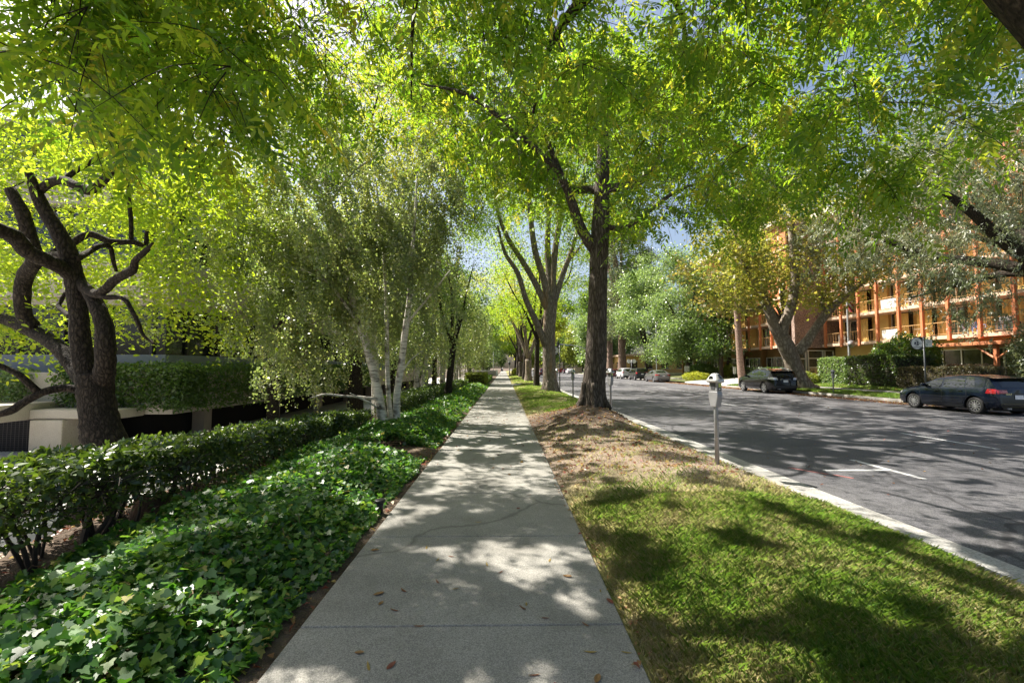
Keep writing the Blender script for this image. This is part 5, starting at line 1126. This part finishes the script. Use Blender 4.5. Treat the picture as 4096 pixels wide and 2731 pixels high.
suv = dict(tail_mat='lamp_clear', W=1.885, r=.368, axles=(1.37,-1.37), sill=.26, tumble=.36, spokes=6, chrome_sill=True, chrome_strip=True, rails=(.1,-1.8),
  top=[(2.33,.55),(2.31,.76),(2.2,.93),(1.9,1.02),(1.4,1.1),(1.1,1.14),(.75,1.34),(.35,1.55),(0,1.635),(-.6,1.675),(-1.2,1.66),(-1.7,1.60),(-2.0,1.52),(-2.28,1.13),(-2.34,1.05),(-2.40,.72),(-2.42,.5)],
  belt=[(2.3,.72),(1.4,1.0),(1.0,1.05),(-.3,1.09),(-1.3,1.15),(-2.0,1.18),(-2.3,1.0),(-2.42,.55)],
  side_glass=[[(.9,1.08),(.0,1.10),(.0,1.58),(.3,1.48)],[(-.07,1.10),(-.98,1.15),(-.95,1.58),(-.07,1.59)],[(-1.03,1.155),(-1.62,1.20),(-1.35,1.50),(-1.0,1.565)]],
  rear_glass=[(-.62,1.17),(.62,1.17),(.55,1.47),(-.55,1.47)], wind=[(-.68,1.18),(.68,1.18),(.55,1.53),(-.55,1.53)],
  tail_side=[(-1.86,.99),(-2.31,.93),(-2.29,1.08),(-1.95,1.12)], tail_rear=[(.50,.93),(.85,.92),(.84,1.08),(.56,1.07)], head=[(.45,.74),(.8,.76),(.8,.88),(.5,.86)], plate_z=.83, bumper_z=.46,
  doors=(1.02,-.03,-1.05), handles=(.12,-.82), mirror=(.75,1.12), spoiler=(-2.0,1.535))
sedan = dict(W=1.84, r=.335, axles=(1.38,-1.38), sill=.2, tumble=.42, spokes=10, chrome_strip=True,
  top=[(2.38,.45),(2.35,.62),(2.2,.75),(1.8,.86),(1.3,.95),(1.0,.99),(.5,1.24),(.1,1.39),(-.3,1.455),(-.8,1.45),(-1.2,1.34),(-1.75,1.09),(-1.95,1.05),(-2.35,1.02),(-2.44,.98),(-2.47,.66),(-2.48,.45)],
  belt=[(2.34,.6),(1.4,.87),(1.0,.93),(-.2,.955),(-1.6,.99),(-2.3,.95),(-2.48,.5)],
  side_glass=[[(.82,.955),(-.05,.97),(-.05,1.38),(.2,1.33)],[(-.12,.97),(-1.02,.995),(-.86,1.36),(-.12,1.385)],[(-1.06,.995),(-1.4,1.01),(-1.12,1.27),(-.95,1.33)]],
  rear_glass=[(-.6,1.11),(.6,1.11),(.5,1.36),(-.5,1.36)], wind=[(-.64,1.02),(.64,1.02),(.5,1.37),(-.5,1.37)],
  tail_side=[(-2.02,.80),(-2.44,.79),(-2.43,.94),(-2.1,.95)], tail_rear=[(.42,.80),(.84,.79),(.84,.93),(.46,.93)], head=[(.45,.62),(.8,.64),(.8,.74),(.5,.72)], plate_z=.76, bumper_z=.36,
  doors=(1.0,-.08,-1.08), handles=(.08,-.88), mirror=(.72,1.0))
box = dict(W=1.80, r=.345, axles=(1.285,-1.285), sill=.26, tumble=.25, spokes=5,
  top=[(2.05,.5),(2.04,.82),(1.98,.98),(1.4,1.06),(1.05,1.1),(.75,1.35),(.5,1.56),(.2,1.65),(-.5,1.67),(-1.5,1.65),(-1.9,1.6),(-2.02,1.1),(-2.06,1.0),(-2.10,.7),(-2.11,.5)],
  belt=[(2.02,.8),(1.4,1.0),(-.2,1.03),(-1.9,1.06),(-2.06,.9),(-2.11,.55)],
  side_glass=[[(.92,1.06),(.05,1.06),(.05,1.55),(.5,1.5)],[(-.02,1.06),(-.92,1.07),(-.9,1.55),(-.02,1.55)],[(-.98,1.08),(-1.62,1.09),(-1.55,1.5),(-.96,1.54)]],
  rear_glass=[(-.58,1.13),(.58,1.13),(.54,1.52),(-.54,1.52)], wind=[(-.64,1.14),(.64,1.14),(.55,1.52),(-.55,1.52)],
  tail_side=[(-1.86,.95),(-2.06,.95),(-2.04,1.12),(-1.9,1.12)], tail_rear=[(.60,.90),(.83,.90),(.83,1.10),(.62,1.10)], head=[(.45,.74),(.78,.74),(.78,.9),(.5,.9)], plate_z=.86, bumper_z=.46,
  doors=(1.0,-.0,-1.0), handles=(.12,-.78), mirror=(.82,1.1))
ZR = -.15
make_car('dark blue hatchback with multi-spoke silver wheel covers, parked at the right edge', (18.66,18.3,ZR), hatch, paint('paint_deep_blue', (.004,.008,.018), .25, .2), 'hatchback', badge='GOLF')
make_car('black suv parked in front of the big sycamore', (18.72,32.4,ZR), suv, paint('paint_black', (.003,.003,.004), .1, .2), 'suv')
make_car('silver grey sedan parked just left of the driveway, last of the far row', (18.75,55.7,ZR), sedan, paint('paint_silver', (.24,.23,.24), .75, .3), 'sedan')
make_car('dark grey boxy compact suv parked between the silver sedan and the white hatchback', (18.72,63.5,ZR), box, paint('paint_graphite', (.035,.035,.038), .5, .3), 'suv')
make_car('white hatchback with black roof posts, parked behind the nearest parking meter row across the street', (18.72,70.7,ZR), box, paint('paint_white', (.62,.62,.64), .1, .3), 'hatchback')
make_car('maroon parked car half hidden behind the white hatchback', (18.72,77.5,ZR), hatch, paint('paint_maroon', (.12,.015,.03), .4, .3), 'car', detail=1)
make_car('grey van-like car seen right beside the straight grey trunk', (18.72,85.5,ZR), suv, paint('paint_warm_grey', (.22,.20,.19), .5, .3), 'car', detail=1)
make_car('white sedan parked far off, between the two big street trees', (18.1,126,ZR), sedan, paint('paint_far_white', (.60,.60,.62), .1, .3), 'sedan', detail=1)
make_car('dark purple car parked far off behind the white sedan', (18.1,134,ZR), hatch, paint('paint_plum', (.05,.025,.05), .4, .3), 'car', detail=1)
make_car('bright red car parked far off, leftmost of the distant row', (18.0,143,ZR), hatch, paint('paint_red', (.5,.03,.035), .2, .3), 'car', detail=1)
make_car('dark red suv driving away, seen between the slim dark trunk and the pale trunk', (7.75,90,ZR), suv, paint('paint_wine', (.16,.02,.03), .4, .3), 'suv', name='moving_car', detail=1, group=None)
# ================================================================== the orange apartment building
M['orange'] = simple('orange_paint', (.50,.175,.075), .6, 0, .1, 3); M['slab'] = ground_mat('slab_edge', [(.3,(.52,.36,.26)),(.7,(.64,.47,.35))], 1.5, 40, .2, .85, .006)
M['ochre'] = ground_mat('ochre_stucco', [(.3,(.56,.37,.13)),(.7,(.64,.44,.17))], 1.0, 70, .3, .9, .006); M['corr'] = simple('yellow_panel', (.66,.45,.14), .55, 0, .06, 2)
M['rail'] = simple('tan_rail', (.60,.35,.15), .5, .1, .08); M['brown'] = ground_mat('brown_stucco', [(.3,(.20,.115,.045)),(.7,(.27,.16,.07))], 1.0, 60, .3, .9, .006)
M['pebble'] = ground_mat('pebble_wall', [(.3,(.24,.165,.135)),(.7,(.33,.24,.20))], .8, 25, 1, .9, .03, (22,.6)); M['frame'] = simple('window_frame', (.60,.57,.52), .5, .1, .05)
M['pane'] = simple('window_pane', (.05,.05,.042), .05, 0, .7, 1.2, spec=.9); M['cream'] = simple('cream_wall', (.66,.60,.48), .8)
M['blueplastic'] = simple('blue_plastic', (.20,.28,.5), .4)
apt = empty('apartment_building', (33,40,.4), 'orange and ochre apartment building with balconies and tall orange posts across the street', 'building')
H0, ST, TH = 3.72, 2.62, .26
def rail_mb(mb, x, ya, yb, z, dens=.17):
    mb.box(x-.02, x+.02, ya, yb, z+.98, z+1.02); mb.box(x-.015, x+.015, ya, yb, z+.10, z+.13); n = max(2, int((yb-ya)/dens))
    for i in range(n):
        a = ya + (yb-ya)*i/n; c = ya + (yb-ya)*(i+1)/n
        p, q = (a, c) if i % 2 == 0 else (c, a)
        mb.tube([(x, p, z+.12), (x, p*.55+q*.45, z+.99)], .011, 4, cap=False)
def corr_mb(mb, x, ya, yb, z0, z1):
    n = int((yb-ya)/.12); vs = []
    for i in range(n+1):
        y = ya + (yb-ya)*i/n; xx = x + (.05 if i % 2 else 0); vs += [(xx, y, z0), (xx, y, z1)]
    mb.add(vs, [(2*i, 2*i+2, 2*i+3, 2*i+1) for i in range(n)])
def wing(xe, ys, depth, kinds, nf, y_end0, y_end1):
    ya, yb = y_end0, y_end1
    for f in range(nf+1):
        z = H0 + f*ST; m = MB(); m.box(xe, xe+depth+.4, ya, yb, z, z+TH); m.build('balcony_slab', M['slab'], apt, world=True)
    for y in ys: m = MB(); m.box(xe-.13, xe+.09, y-.11, y+.11, H0-.12, H0+nf*ST); m.build('post', M['orange'], apt, world=True, bevel=.01, seg=1)
    yy = sorted(ys)
    for f in range(nf):
        z = H0 + f*ST + TH; zt = H0 + (f+1)*ST
        if f >= 4: up = MB(); upw = MB(); upg = MB(); upc = MB()
        for i in range(len(yy)-1):
            a, c = yy[i]+.12, yy[i+1]-.12; kd = kinds[(i + f*0) % len(kinds)]
            r = MB() if f < 4 else up; rail_mb(r, xe+.03, a, c, z, .17 if xe > 31 else .2)
            if f < 4: r.build('railing', M['rail'], apt, world=True)
            xb = xe + depth; d = .55
            wl = MB() if f < 4 else upw; g = MB() if f < 4 else upg; cr = MB() if f < 4 else upc; fr = MB()
            if kd == 'panel':
                wl.box(xb, xb+.2, a-.12, a+.5, z, zt); corr_mb(cr, xb-.45, a+.45, c-.1, z+.05, zt-.12); g.box(xb+.02, xb+.1, a+.5, c+.12, z, zt)
            elif kd == 'stucco':
                wl.box(xb-.3, xb, a+.45, c+.12, z, zt); g.box(xb+.02, xb+.1, a-.12, a+.45, z, zt); fr.box(xb-.06, xb+.01, a+.38, a+.44, z, zt)
            else:
                g.box(xb+.02, xb+.1, a-.12, c+.12, z, zt-.1); fr.box(xb-.05, xb+.015, (a+c)/2-.04, (a+c)/2+.04, z, zt-.1); fr.box(xb-.05, xb+.015, a-.12, c+.12, zt-.16, zt-.1); wl.box(xb-.03, xb+.01, c-.25, c+.12, z, zt-.17)
            if f < 4:
                if wl.v: wl.build('stucco_wall', M['ochre'], apt, world=True)
                if cr.v: cr.build('corrugated_panel', M['corr'], apt, world=True)
                gl = g.build('glass_door', M['pane'], apt, world=True)
                if fr.v: fr.build('door_frame', M['frame'], gl, world=True)
        if f >= 4:
            for b_, nm, mm in ((up, 'railing', 'rail'), (upw, 'stucco_wall', 'ochre'), (upg, 'glass_door', 'pane'), (upc, 'corrugated_panel', 'corr')):
                if b_.v: b_.build(nm, M[mm], apt, world=True)['kind'] = 'stuff'
YB = [24.1,26.3,28.5,30.7,32.9,35.0,37.1,39.3,41.4,43.6,45.8]; YA = [50.0,52.2,54.6,56.8,59.1,61.6,63.9,66.4,68.9,71.3,73.6,76]
wing(32.85, YB, 1.75, ['stucco','panel','panel','stucco','glass','panel','panel','stucco','panel','glass'], 5, 22, 46.4)
wing(29.75, YA, 1.5, ['panel','glass','stucco','panel','panel','glass','stucco'], 5, 47.2, 78)
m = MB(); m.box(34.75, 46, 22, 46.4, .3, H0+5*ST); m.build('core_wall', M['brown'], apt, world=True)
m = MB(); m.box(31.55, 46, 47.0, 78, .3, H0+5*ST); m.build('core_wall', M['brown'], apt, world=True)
m = MB(); m.box(30.1, 34.7, 46.5, 46.98, H0-.1, H0+5*ST+.6); m.build('pebble_wall', M['pebble'], apt, world=True)
m = MB(); m.box(29.9, 30.1, 47.2, 49.85, H0+TH, H0+5*ST); m.build('orange_panel', M['orange'], apt, world=True)
m = MB(); m.box(29.88, 29.95, 48.4, 48.52, H0+TH, H0+5*ST); m.build('panel_joint', M['frame'], apt, world=True)
m = MB(); m.box(32.2, 47, 21.5, 46.45, H0+5*ST+TH+.02, H0+5*ST+.75); m.box(29.2, 47, 46.5, 79, H0+5*ST+TH+.02, H0+5*ST+.8); m.build('roof', M['cream'], apt, world=True)
# ground floor: long window rows under the balconies
def window_row(x, ya, yb, z0, z1, n, wall):
    w_ = MB(); w_.box(x-.02, x+.2, ya, yb, z0, z1); g = w_.build('window', M['pane'], apt, world=True); fr = MB()
    for i in range(n+1): y = ya + (yb-ya)*i/n; fr.box(x-.09, x-.022, y-.045, y+.045, z0, z1)
    fr.box(x-.085, x-.021, ya, yb, z1-.06, z1+.02); fr.box(x-.085, x-.021, ya, yb, z0-.05, z0+.02); fr.build('window_frame', M['frame'], g, world=True)
m = MB(); m.box(34.2, 34.74, 22, 46.4, .3, H0-.02); m.build('ground_floor_wall', M['ochre'], apt, world=True)
for ya, yb, n in ((22.6,25.6,2),(25.9,28.4,2),(29.0,36.2,5),(36.6,40.4,3)): window_row(34.15, ya, yb, .9 if ya > 28.8 else .5, 2.95, n, None)
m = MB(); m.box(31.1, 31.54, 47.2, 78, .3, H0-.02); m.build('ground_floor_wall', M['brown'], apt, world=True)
for i in range(6): window_row(31.05, 49.2+i*4.8, 53.2+i*4.8, .9, 2.75, 4, None)
for i in range(7): m = MB(); m.box(30.5, 31.06, 48.5+i*4.8, 48.9+i*4.8, .3, H0-.01); m.build('pier', M['brown'], apt, world=True)
# glazed entrance below the pebble wall
m = MB(); m.box(30.2, 34.1, 46.62, 46.7, .4, 3.4); g = m.build('entrance_glazing', M['pane'], apt, world=True); m = MB()
for x in (30.25,31.2,31.45,33.0,33.2,34.1): m.box(x-.05, x+.05, 46.5, 46.615, .4, 3.4)
for x0_, x1_, z in ((30.2,31.2,2.5),(31.45,33,1.6),(31.45,33,2.55),(33.2,34.1,1.7),(30.2,34.1,3.35)): m.box(x0_, x1_, 46.52, 46.61, z-.05, z+.05)
m.build('window_frame', M['frame'], g, world=True)
m = MB(); m.box(30.9, 34.2, 27.2, 33.4, 3.05, 3.28); a_ = m.build('canopy', M['orange'], apt, world=True, bevel=.02, seg=1)
for y in (28.3,): m = MB(); m.box(31.1, 31.3, y-.1, y+.1, .4, 3.04); m.tube([(31.2,y+.1,2.2),(31.2,y+1.3,3.04)], .07, 6); m.tube([(31.2,y-.1,2.2),(31.2,y-1.3,3.04)], .07, 6); m.build('canopy_post', M['orange'], apt, world=True)
# things standing on the balconies
def chair(loc, rz, mat, label, s=1.0):
    o = empty('plastic_chair', loc, label, 'chair', 'plastic chairs on the balconies', rz); o.scale = (s,s,s)
    MB().box(-.24,.24,-.24,.24,.40,.44).build('seat', M[mat], o, bevel=.015)
    m = MB(); m.prism([(.2,.44),(.245,.44),(.32,.86),(.28,.87)], -.24, .24, 'y'); m.build('backrest', M[mat], o, bevel=.01)
    for sx in (-1,1):
        for sy in (-1,1): MB().tube([(sx*.21,sy*.21,.4),(sx*.26,sy*.25,0)], [.03,.022], 6).build('leg', M[mat], o)
    for sy in (-1,1): MB().tube([(.26,sy*.25,.62),(-.2,sy*.26,.64),(-.24,sy*.25,.42)], .022, 6).build('armrest', M[mat], o)
    return o
def table(loc, mat, label):
    o = empty('balcony_table', loc, label, 'table', 'small tables on the balconies'); MB().lathe([(.40,.68),(.42,.70),(.42,.715),(.40,.72)], 20).build('tabletop', M[mat], o)
    for k in range(4): an = k*1.57+.7; MB().tube([(.12*math.cos(an),.12*math.sin(an),.68),(.34*math.cos(an),.34*math.sin(an),0)], .025, 6).build('leg', M[mat], o)
    return o
z1, z2 = H0+TH, H0+ST+TH
table((33.5,36.0,z2), 'white', 'white round table on the second balcony row above the sign'); chair((33.5,35.4,z2), 1.6, 'white', 'white chair right of the white round table, second balcony row'); chair((33.4,36.6,z2), -1.2, 'white', 'white chair left of the white round table, second balcony row')
chair((33.5,32.2,z1), 2.4, 'blueplastic', 'blue plastic chair left of its pair on the first balcony row'); chair((33.5,31.4,z1), 1.2, 'blueplastic', 'pale blue plastic chair right of its pair on the first balcony row')
chair((30.4,58.4,z1), 2.0, 'white', 'white plastic chair on the far wing, above the driveway'); table((33.5,35.9,z1), 'cream', 'small tan table on the first balcony row behind the sign')
chair((33.5,44.5,z1), 1.0, 'white', 'white chair on the first balcony row beside the flagpole')
o = empty('barbecue', (33.5,29.5,z1), 'dark covered barbecue on the first balcony row at the right edge', 'barbecue'); MB().box(-.3,.3,-.6,.6,.08,.62).build('cabinet', M['meter_dark'], o, bevel=.03); MB().box(-.28,.28,-.42,.42,.62,1.0).build('hood', simple('grey_cover', (.25,.25,.27), .7), o, bevel=.09)
for sx, sy in ((-1,-1),(1,-1),(-1,1),(1,1)): MB().lathe([(.03,0),(.03,.09)], 8, (sx*.24,sy*.5,0)).build('castor', M['black'], o)
for (ya, yb, zz, lb) in ((37.3,39.0,z2,'white privacy panel behind the railing, second balcony row'),(37.3,39.0,z1,'white privacy panel behind the railing, first balcony row')):
    m = MB(); m.box(32.95,32.985,ya,yb,zz+.06,zz+.86); tag(m.build('privacy_panel', M['white'], bevel=.006), lb, 'panel', 'white panels on the railings')
o = empty('trellis', (33.4,36.5,.45), 'tan wooden trellis against the ochre wall behind the sign post', 'trellis'); m = MB()
for k in range(4): m.box(-.02,.02,-.55+k*.36,-.51+k*.36,0,2.3)
m.build('upright', M['rail'], o); m = MB()
for k in range(6): m.box(-.045,-.021,-.6,.6,.3+k*.36,.34+k*.36)
m.build('crossbar', M['rail'], o)
o = empty('bench', (27.6,28.6,.42), 'white slatted bench between the brownish hedge and the pink shrub', 'bench', None, R(90)); m = MB()
for k in range(4): m.box(-.8,.8,-.25+k*.12,-.16+k*.12,.43,.46)
m.build('seat', M['white'], o); m = MB()
for k in range(3): m.box(-.8,.8,.26,.29,.56+k*.14,.66+k*.14)
m.build('backrest', M['white'], o)
for s in (-.7,.7): MB().box(s-.04,s+.04,-.24,.25,0,.43).build('leg', M['white'], o)
# low cream building and fence beyond the parked cars, bin enclosure on the far corner
o = empty('cream_building', (33,100,.4), 'low cream building behind the far parked cars', 'building'); MB().box(-7.5,9,-5,9,-.2,3.6).build('wall', M['ochre'], o); MB().box(-8.1,9.6,-5.6,9.6,3.6,3.95).build('roof', M['slab'], o)
for x in (-6.6,-3.4,0,3.2): m = MB(); m.box(x,x+1.5,-5.06,-5.003,1.0,2.4); g = m.build('window', M['pane'], o); m = MB(); m.box(x-.08,x+1.58,-5.1,-5.062,2.4,2.5); m.box(x-.08,x+1.58,-5.1,-5.062,.9,1.0); m.build('frame', M['white'], g)
for y in (-3,1,5): m = MB(); m.box(-7.56,-7.503,y,y+1.5,1.0,2.4); m.build('window', M['pane'], o)
def board_fence(name, label, x0, x1, y, z, h, cat='fence'):
    o = empty(name, ((x0+x1)/2, y, z), label, cat); m = MB(); x = x0
    while x < x1: m.box(x, x+.17, y-.02, y+.02, z-.1, z+h+random.uniform(-.02,.02)); x += .185
    m.build('boards', M['wood'], o, world=True)
    for x in (x0, x1): MB().box(x-.06, x+.06, y+.03, y+.15, z-.1, z+h+.08).build('fence_post', M['wood'], o, world=True)
board_fence('wooden_fence', 'tall weathered board fence behind the massive pale trunk', 20.9, 25.0, 101, .2, 2.3)
board_fence('bin_enclosure', 'small pale wooden bin enclosure on the far corner past the road', 19.4, 21.2, 124, 0, 1.7, 'enclosure')

# ================================================================== left: concrete office building over an open garage
M['glazing'] = simple('office_glass', (.015,.018,.018), .04, 0, .1, spec=.8); M['spandrel'] = simple('grey_spandrel', (.22,.24,.29), .6, 0, .08)
M['shade_fill'] = simple('garage_shade_paint', (.012,.011,.011), .9); M['mesh'] = simple('screen_bars', (.07,.06,.055), .6, .3)  # first material: near-black paint for the shade inside the garage
off = empty('office_building', (-16,20,-1.2), 'concrete office building with planted terraces over a dark screened garage on the left', 'building')
m = MB(); m.box(-40,-13.2,17.4,80,-1.25,.04); m.build('garage_shade', M['shade_fill'], off, world=True)  # solid block painted black in place of the garage's shaded depth
m = MB(); m.box(-40,-11.02,15.5,80,.05,.12); m.build('floor_slab', M['conc'], off, world=True)
LV = [.12, 4.2, 8.0]
for i, z in enumerate(LV):
    b = i*1.1
    m = MB(); m.box(-40,-11-b,15.4+b,15.65+b,z-.07,z+1.32); m.box(-11.25-b,-11-b,15.65+b,80,z-.07,z+1.32); m.build('planter_wall', M['conc'], off, world=True, bevel=.02, seg=1)
    m = MB(); m.box(-40,-11.26-b,15.66+b,16.9+b,z,z+1.12); m.box(-12.4-b,-11.26-b,16.9+b,80,z,z+1.12); m.build('planter_soil', M['soil'], off, world=True)
    m = MB(); m.box(-40,-12.41-b,16.91+b,80,z+.05,z+1.95); m.build('spandrel', M['spandrel'], off, world=True)
    m = MB(); m.box(-40,-12.5-b,17.0+b,80,z+1.95,z+3.75); g = m.build('window_band', M['glazing'], off, world=True)
    m = MB(); k = -13.0
    while k > -26: m.box(k-b,k+.1-b,16.9+b,16.99+b,z+1.95,z+3.75); k -= 1.6
    k = 18
    while k < 78: m.box(-12.49-b,-12.4-b,k+b,k+.1+b,z+1.95,z+3.75); k += 1.6
    m.build('window_lattice', M['black'], g, world=True)['kind'] = 'stuff'
    m = MB(); m.box(-40,-12.2-b,16.7+b,80,z+3.751,z+4.0); m.build('cornice', M['conc'], off, world=True)
for x in (-14.42,): m = MB(); m.box(x,x+.98,14.2,15.38,-1.25,.0); m.build('column', M['conc'], off, world=True, bevel=.03)
m = MB(); m.box(-15.6,-14.55,13.4,15.39,0,.5); m.box(-14.55,-11.9,14.3,15.39,.02,.3); m.build('beam', M['conc'], off, world=True, bevel=.03)
for k in range(9): m = MB(); m.box(-13.1,-12.6,19.5+k*6,20.0+k*6,-1.25,.045); m.build('column', M['conc'], off, world=True)
def screen(x0, x1, y, lab=None):
    m = MB(); x = x0
    while x < x1: m.box(x-.006,x+.006,y-.012,y,-1.24,.04); x += .13
    z = -1.2
    while z < .03: m.box(x0,x1,y-.016,y-.0125,z-.004,z+.004); z += .07
    m.build('garage_screen', M['mesh'], off, world=True)
screen(-22,-14.5,15.35)
m = MB(); m.box(-22,-14.5,15.5,15.52,-1.24,.04); m.build('screen_shade', M['shade_fill'], off, world=True)  # dark sheet painted as the shade behind the bars
o = empty('clearance_bar', (-12.95,15.2,0), 'yellow clearance bar hanging in the garage entrance', 'sign'); MB().box(-.2,.2,-.03,.03,-.42,-.3).build('bar', simple('hazard_yellow', (.45,.30,.03), .5), o); m = MB(); m.box(-.18,-.16,-.02,.02,-.3,.02); m.box(.16,.18,-.02,.02,-.3,.02); m.build('hanger', M['black'], o); m = MB(); m.box(-.16,.16,-.034,-.0305,-.372,-.364); m.build('lettering', M['black'], o)
def hanging(label, x0, x1, y0, y1, z0, z1, n, seed, size=.13, leafm='leaf_dark'):
    rng = np.random.default_rng(seed); o = empty('hanging_shrub', ((x0+x1)/2,(y0+y1)/2,z0), label, 'shrub', 'shrubs on the office terraces')
    p = np.stack([rng.uniform(x0,x1,n), rng.uniform(y0,y1,n), rng.uniform(z0,z1,n)], 1); lump = .12*wob(p[:,0]*1.5+p[:,1], p[:,2]*2)
    p[:,2] = z1 - (z1-z0)*rng.beta(1,1.2,n) + lump + .1*wob(p[:,0]*3, p[:,1]*3); p[:,1] += lump; p[:,0] += lump
    V, F, T = bush_leaves(p, size, .5, rng, .35, None, .3); np_mesh('foliage', V, F, M[leafm], o, world=True, tint=T); return o
hanging('dark green shrub spilling over the concrete planter left of the crooked trunk', -14.6,-12.2,14.95,15.9,.35,1.75,7000,140)
hanging('dark green shrub spilling over the planter right of the crooked trunk', -12.1,-10.5,14.95,16.6,.22,1.7,9000,141)
hanging('yellowish shrub on the planter at the left edge', -18.5,-15.6,14.8,15.8,.2,1.5,6000,142,.13,'leaf_mid')
hanging('long dark hedge of shrubs along the garage terrace, behind the birches', -11.6,-10.5,16.4,38,.12,1.75,22000,143,.15)
hanging('shrub on the upper terrace behind the crooked tree', -13.4,-11.8,16.2,17.6,5.0,6.0,3000,144)
# white handrail on the ramp wall, and the low wall at the far end
o = empty('retaining_wall', (-4.6,43,-.5), 'dark sloping ramp wall under the white handrail', 'wall'); m = MB(); m.prism([(30,-1.2),(57,-1.2),(57,.2),(30,-.35)], -4.75, -4.5, 'x'); m.build('wall_face', M['conc'], o, world=True)
o = empty('handrail', (-4.6,43,0), 'white double handrail sloping along the ramp behind the hedge', 'handrail'); m = MB(); m.tube([(-4.62,30,.12),(-4.62,46,.42),(-4.62,57,.72)], .035, 6); m.tube([(-4.62,30,-.12),(-4.62,46,.2),(-4.62,57,.46)], .03, 6); m.build('rail', M['white'], o, world=True)
for k in range(10): y = 30.5+k*2.9; zt = .12+.6*(y-30)/27; MB().tube([(-4.62,y,zt-.55),(-4.62,y,zt)], .03, 6).build('post', M['white'], o, world=True)
o = empty('garden_wall', (-2.6,92,0), 'low tan wall with a white cap and end pillar at the far end of the ivy', 'wall'); MB().box(-6,1.0,-.12,.12,-.1,.92).build('wall_face', M['conc'], o); MB().box(-6,1.0,-.2,.2,.92,1.05).build('cap', M['white'], o); MB().box(1.0,1.35,-.25,.25,-.1,1.15).build('pillar', M['white'], o)
o = empty('flag_post', (-2.2,93.5,0), 'tall thin white pole left of the far end of the sidewalk', 'pole'); MB().lathe([(.06,0),(.05,3.2),(.04,4.6)], 8).build('shaft', M['white'], o, smooth=True); MB().lathe([(.01,4.6),(.07,4.66),(.07,4.74),(.01,4.8)], 8).build('finial', M['white'], o)

# ================================================================== the walker at the far end
def person(loc, label, rz):
    import bmesh
    o = empty('person', loc, label, 'person', None, rz)
    J = {'pel':(0,0,.95),'ch':(0,.02,1.25),'sh':(0,0,1.43),'nk':(0,-.01,1.53),'hd':(0,-.03,1.64),'ht':(0,-.02,1.74),
         'sl':(.18,0,1.42),'el':(.24,.05,1.14),'wl':(.25,-.06,.90),'hl':(.25,-.09,.80),'sr':(-.18,0,1.42),'er':(-.24,-.04,1.14),'wr':(-.24,-.16,.92),'hr':(-.23,-.2,.83),
         'tl':(.10,0,.90),'kl':(.11,-.16,.50),'al':(.11,-.18,.09),'fl':(.11,-.32,.04),'tr':(-.10,0,.90),'kr':(-.11,.08,.50),'ar':(-.11,.30,.14),'fr':(-.11,.22,.03)}
    rad = dict(pel=.15,ch=.15,sh=.12,nk=.055,hd=.095,ht=.06,sl=.075,el=.045,wl=.033,hl=.035,sr=.075,er=.045,wr=.033,hr=.035,tl=.095,kl=.062,al=.042,fl=.04,tr=.095,kr=.062,ar=.042,fr=.04)
    E = ['pel ch','ch sh','sh nk','nk hd','hd ht','sh sl','sl el','el wl','wl hl','sh sr','sr er','er wr','wr hr','pel tl','tl kl','kl al','al fl','pel tr','tr kr','kr ar','ar fr']
    ks = list(J); me = bpy.data.meshes.new('body'); me.from_pydata([J[k] for k in ks], [tuple(ks.index(a) for a in e.split()) for e in E], []); b = link('body', me, None, o)
    md = b.modifiers.new('skin', 'SKIN'); 
    for i, k in enumerate(ks): me.skin_vertices[0].data[i].radius = (rad[k],)*2
    me.skin_vertices[0].data[0].use_root = True; sb = b.modifiers.new('sub', 'SUBSURF'); sb.levels = 1; sb.render_levels = 1
    dg = bpy.context.evaluated_depsgraph_get(); dg.update(); m2 = bpy.data.meshes.new_from_object(b.evaluated_get(dg)); b.modifiers.clear(); b.data = m2
    for mm in (simple('skin', (.45,.28,.2), .6), M['white'], simple('trousers', (.03,.035,.06), .8), simple('hair', (.03,.02,.015), .8)): m2.materials.append(mm)
    for p in m2.polygons:
        c = p.center; p.use_smooth = True; p.material_index = 3 if (c.z > 1.69 or (c.z > 1.6 and c.y > .02)) else 0 if c.z > 1.5 else 2 if c.z < .93 and abs(c.x) < .2 else 0 if c.z < 1.1 and abs(c.x) > .18 else 1
    return o
person((-.55,176,0), 'person in a white shirt and dark trousers walking at the far end of the sidewalk', 0)
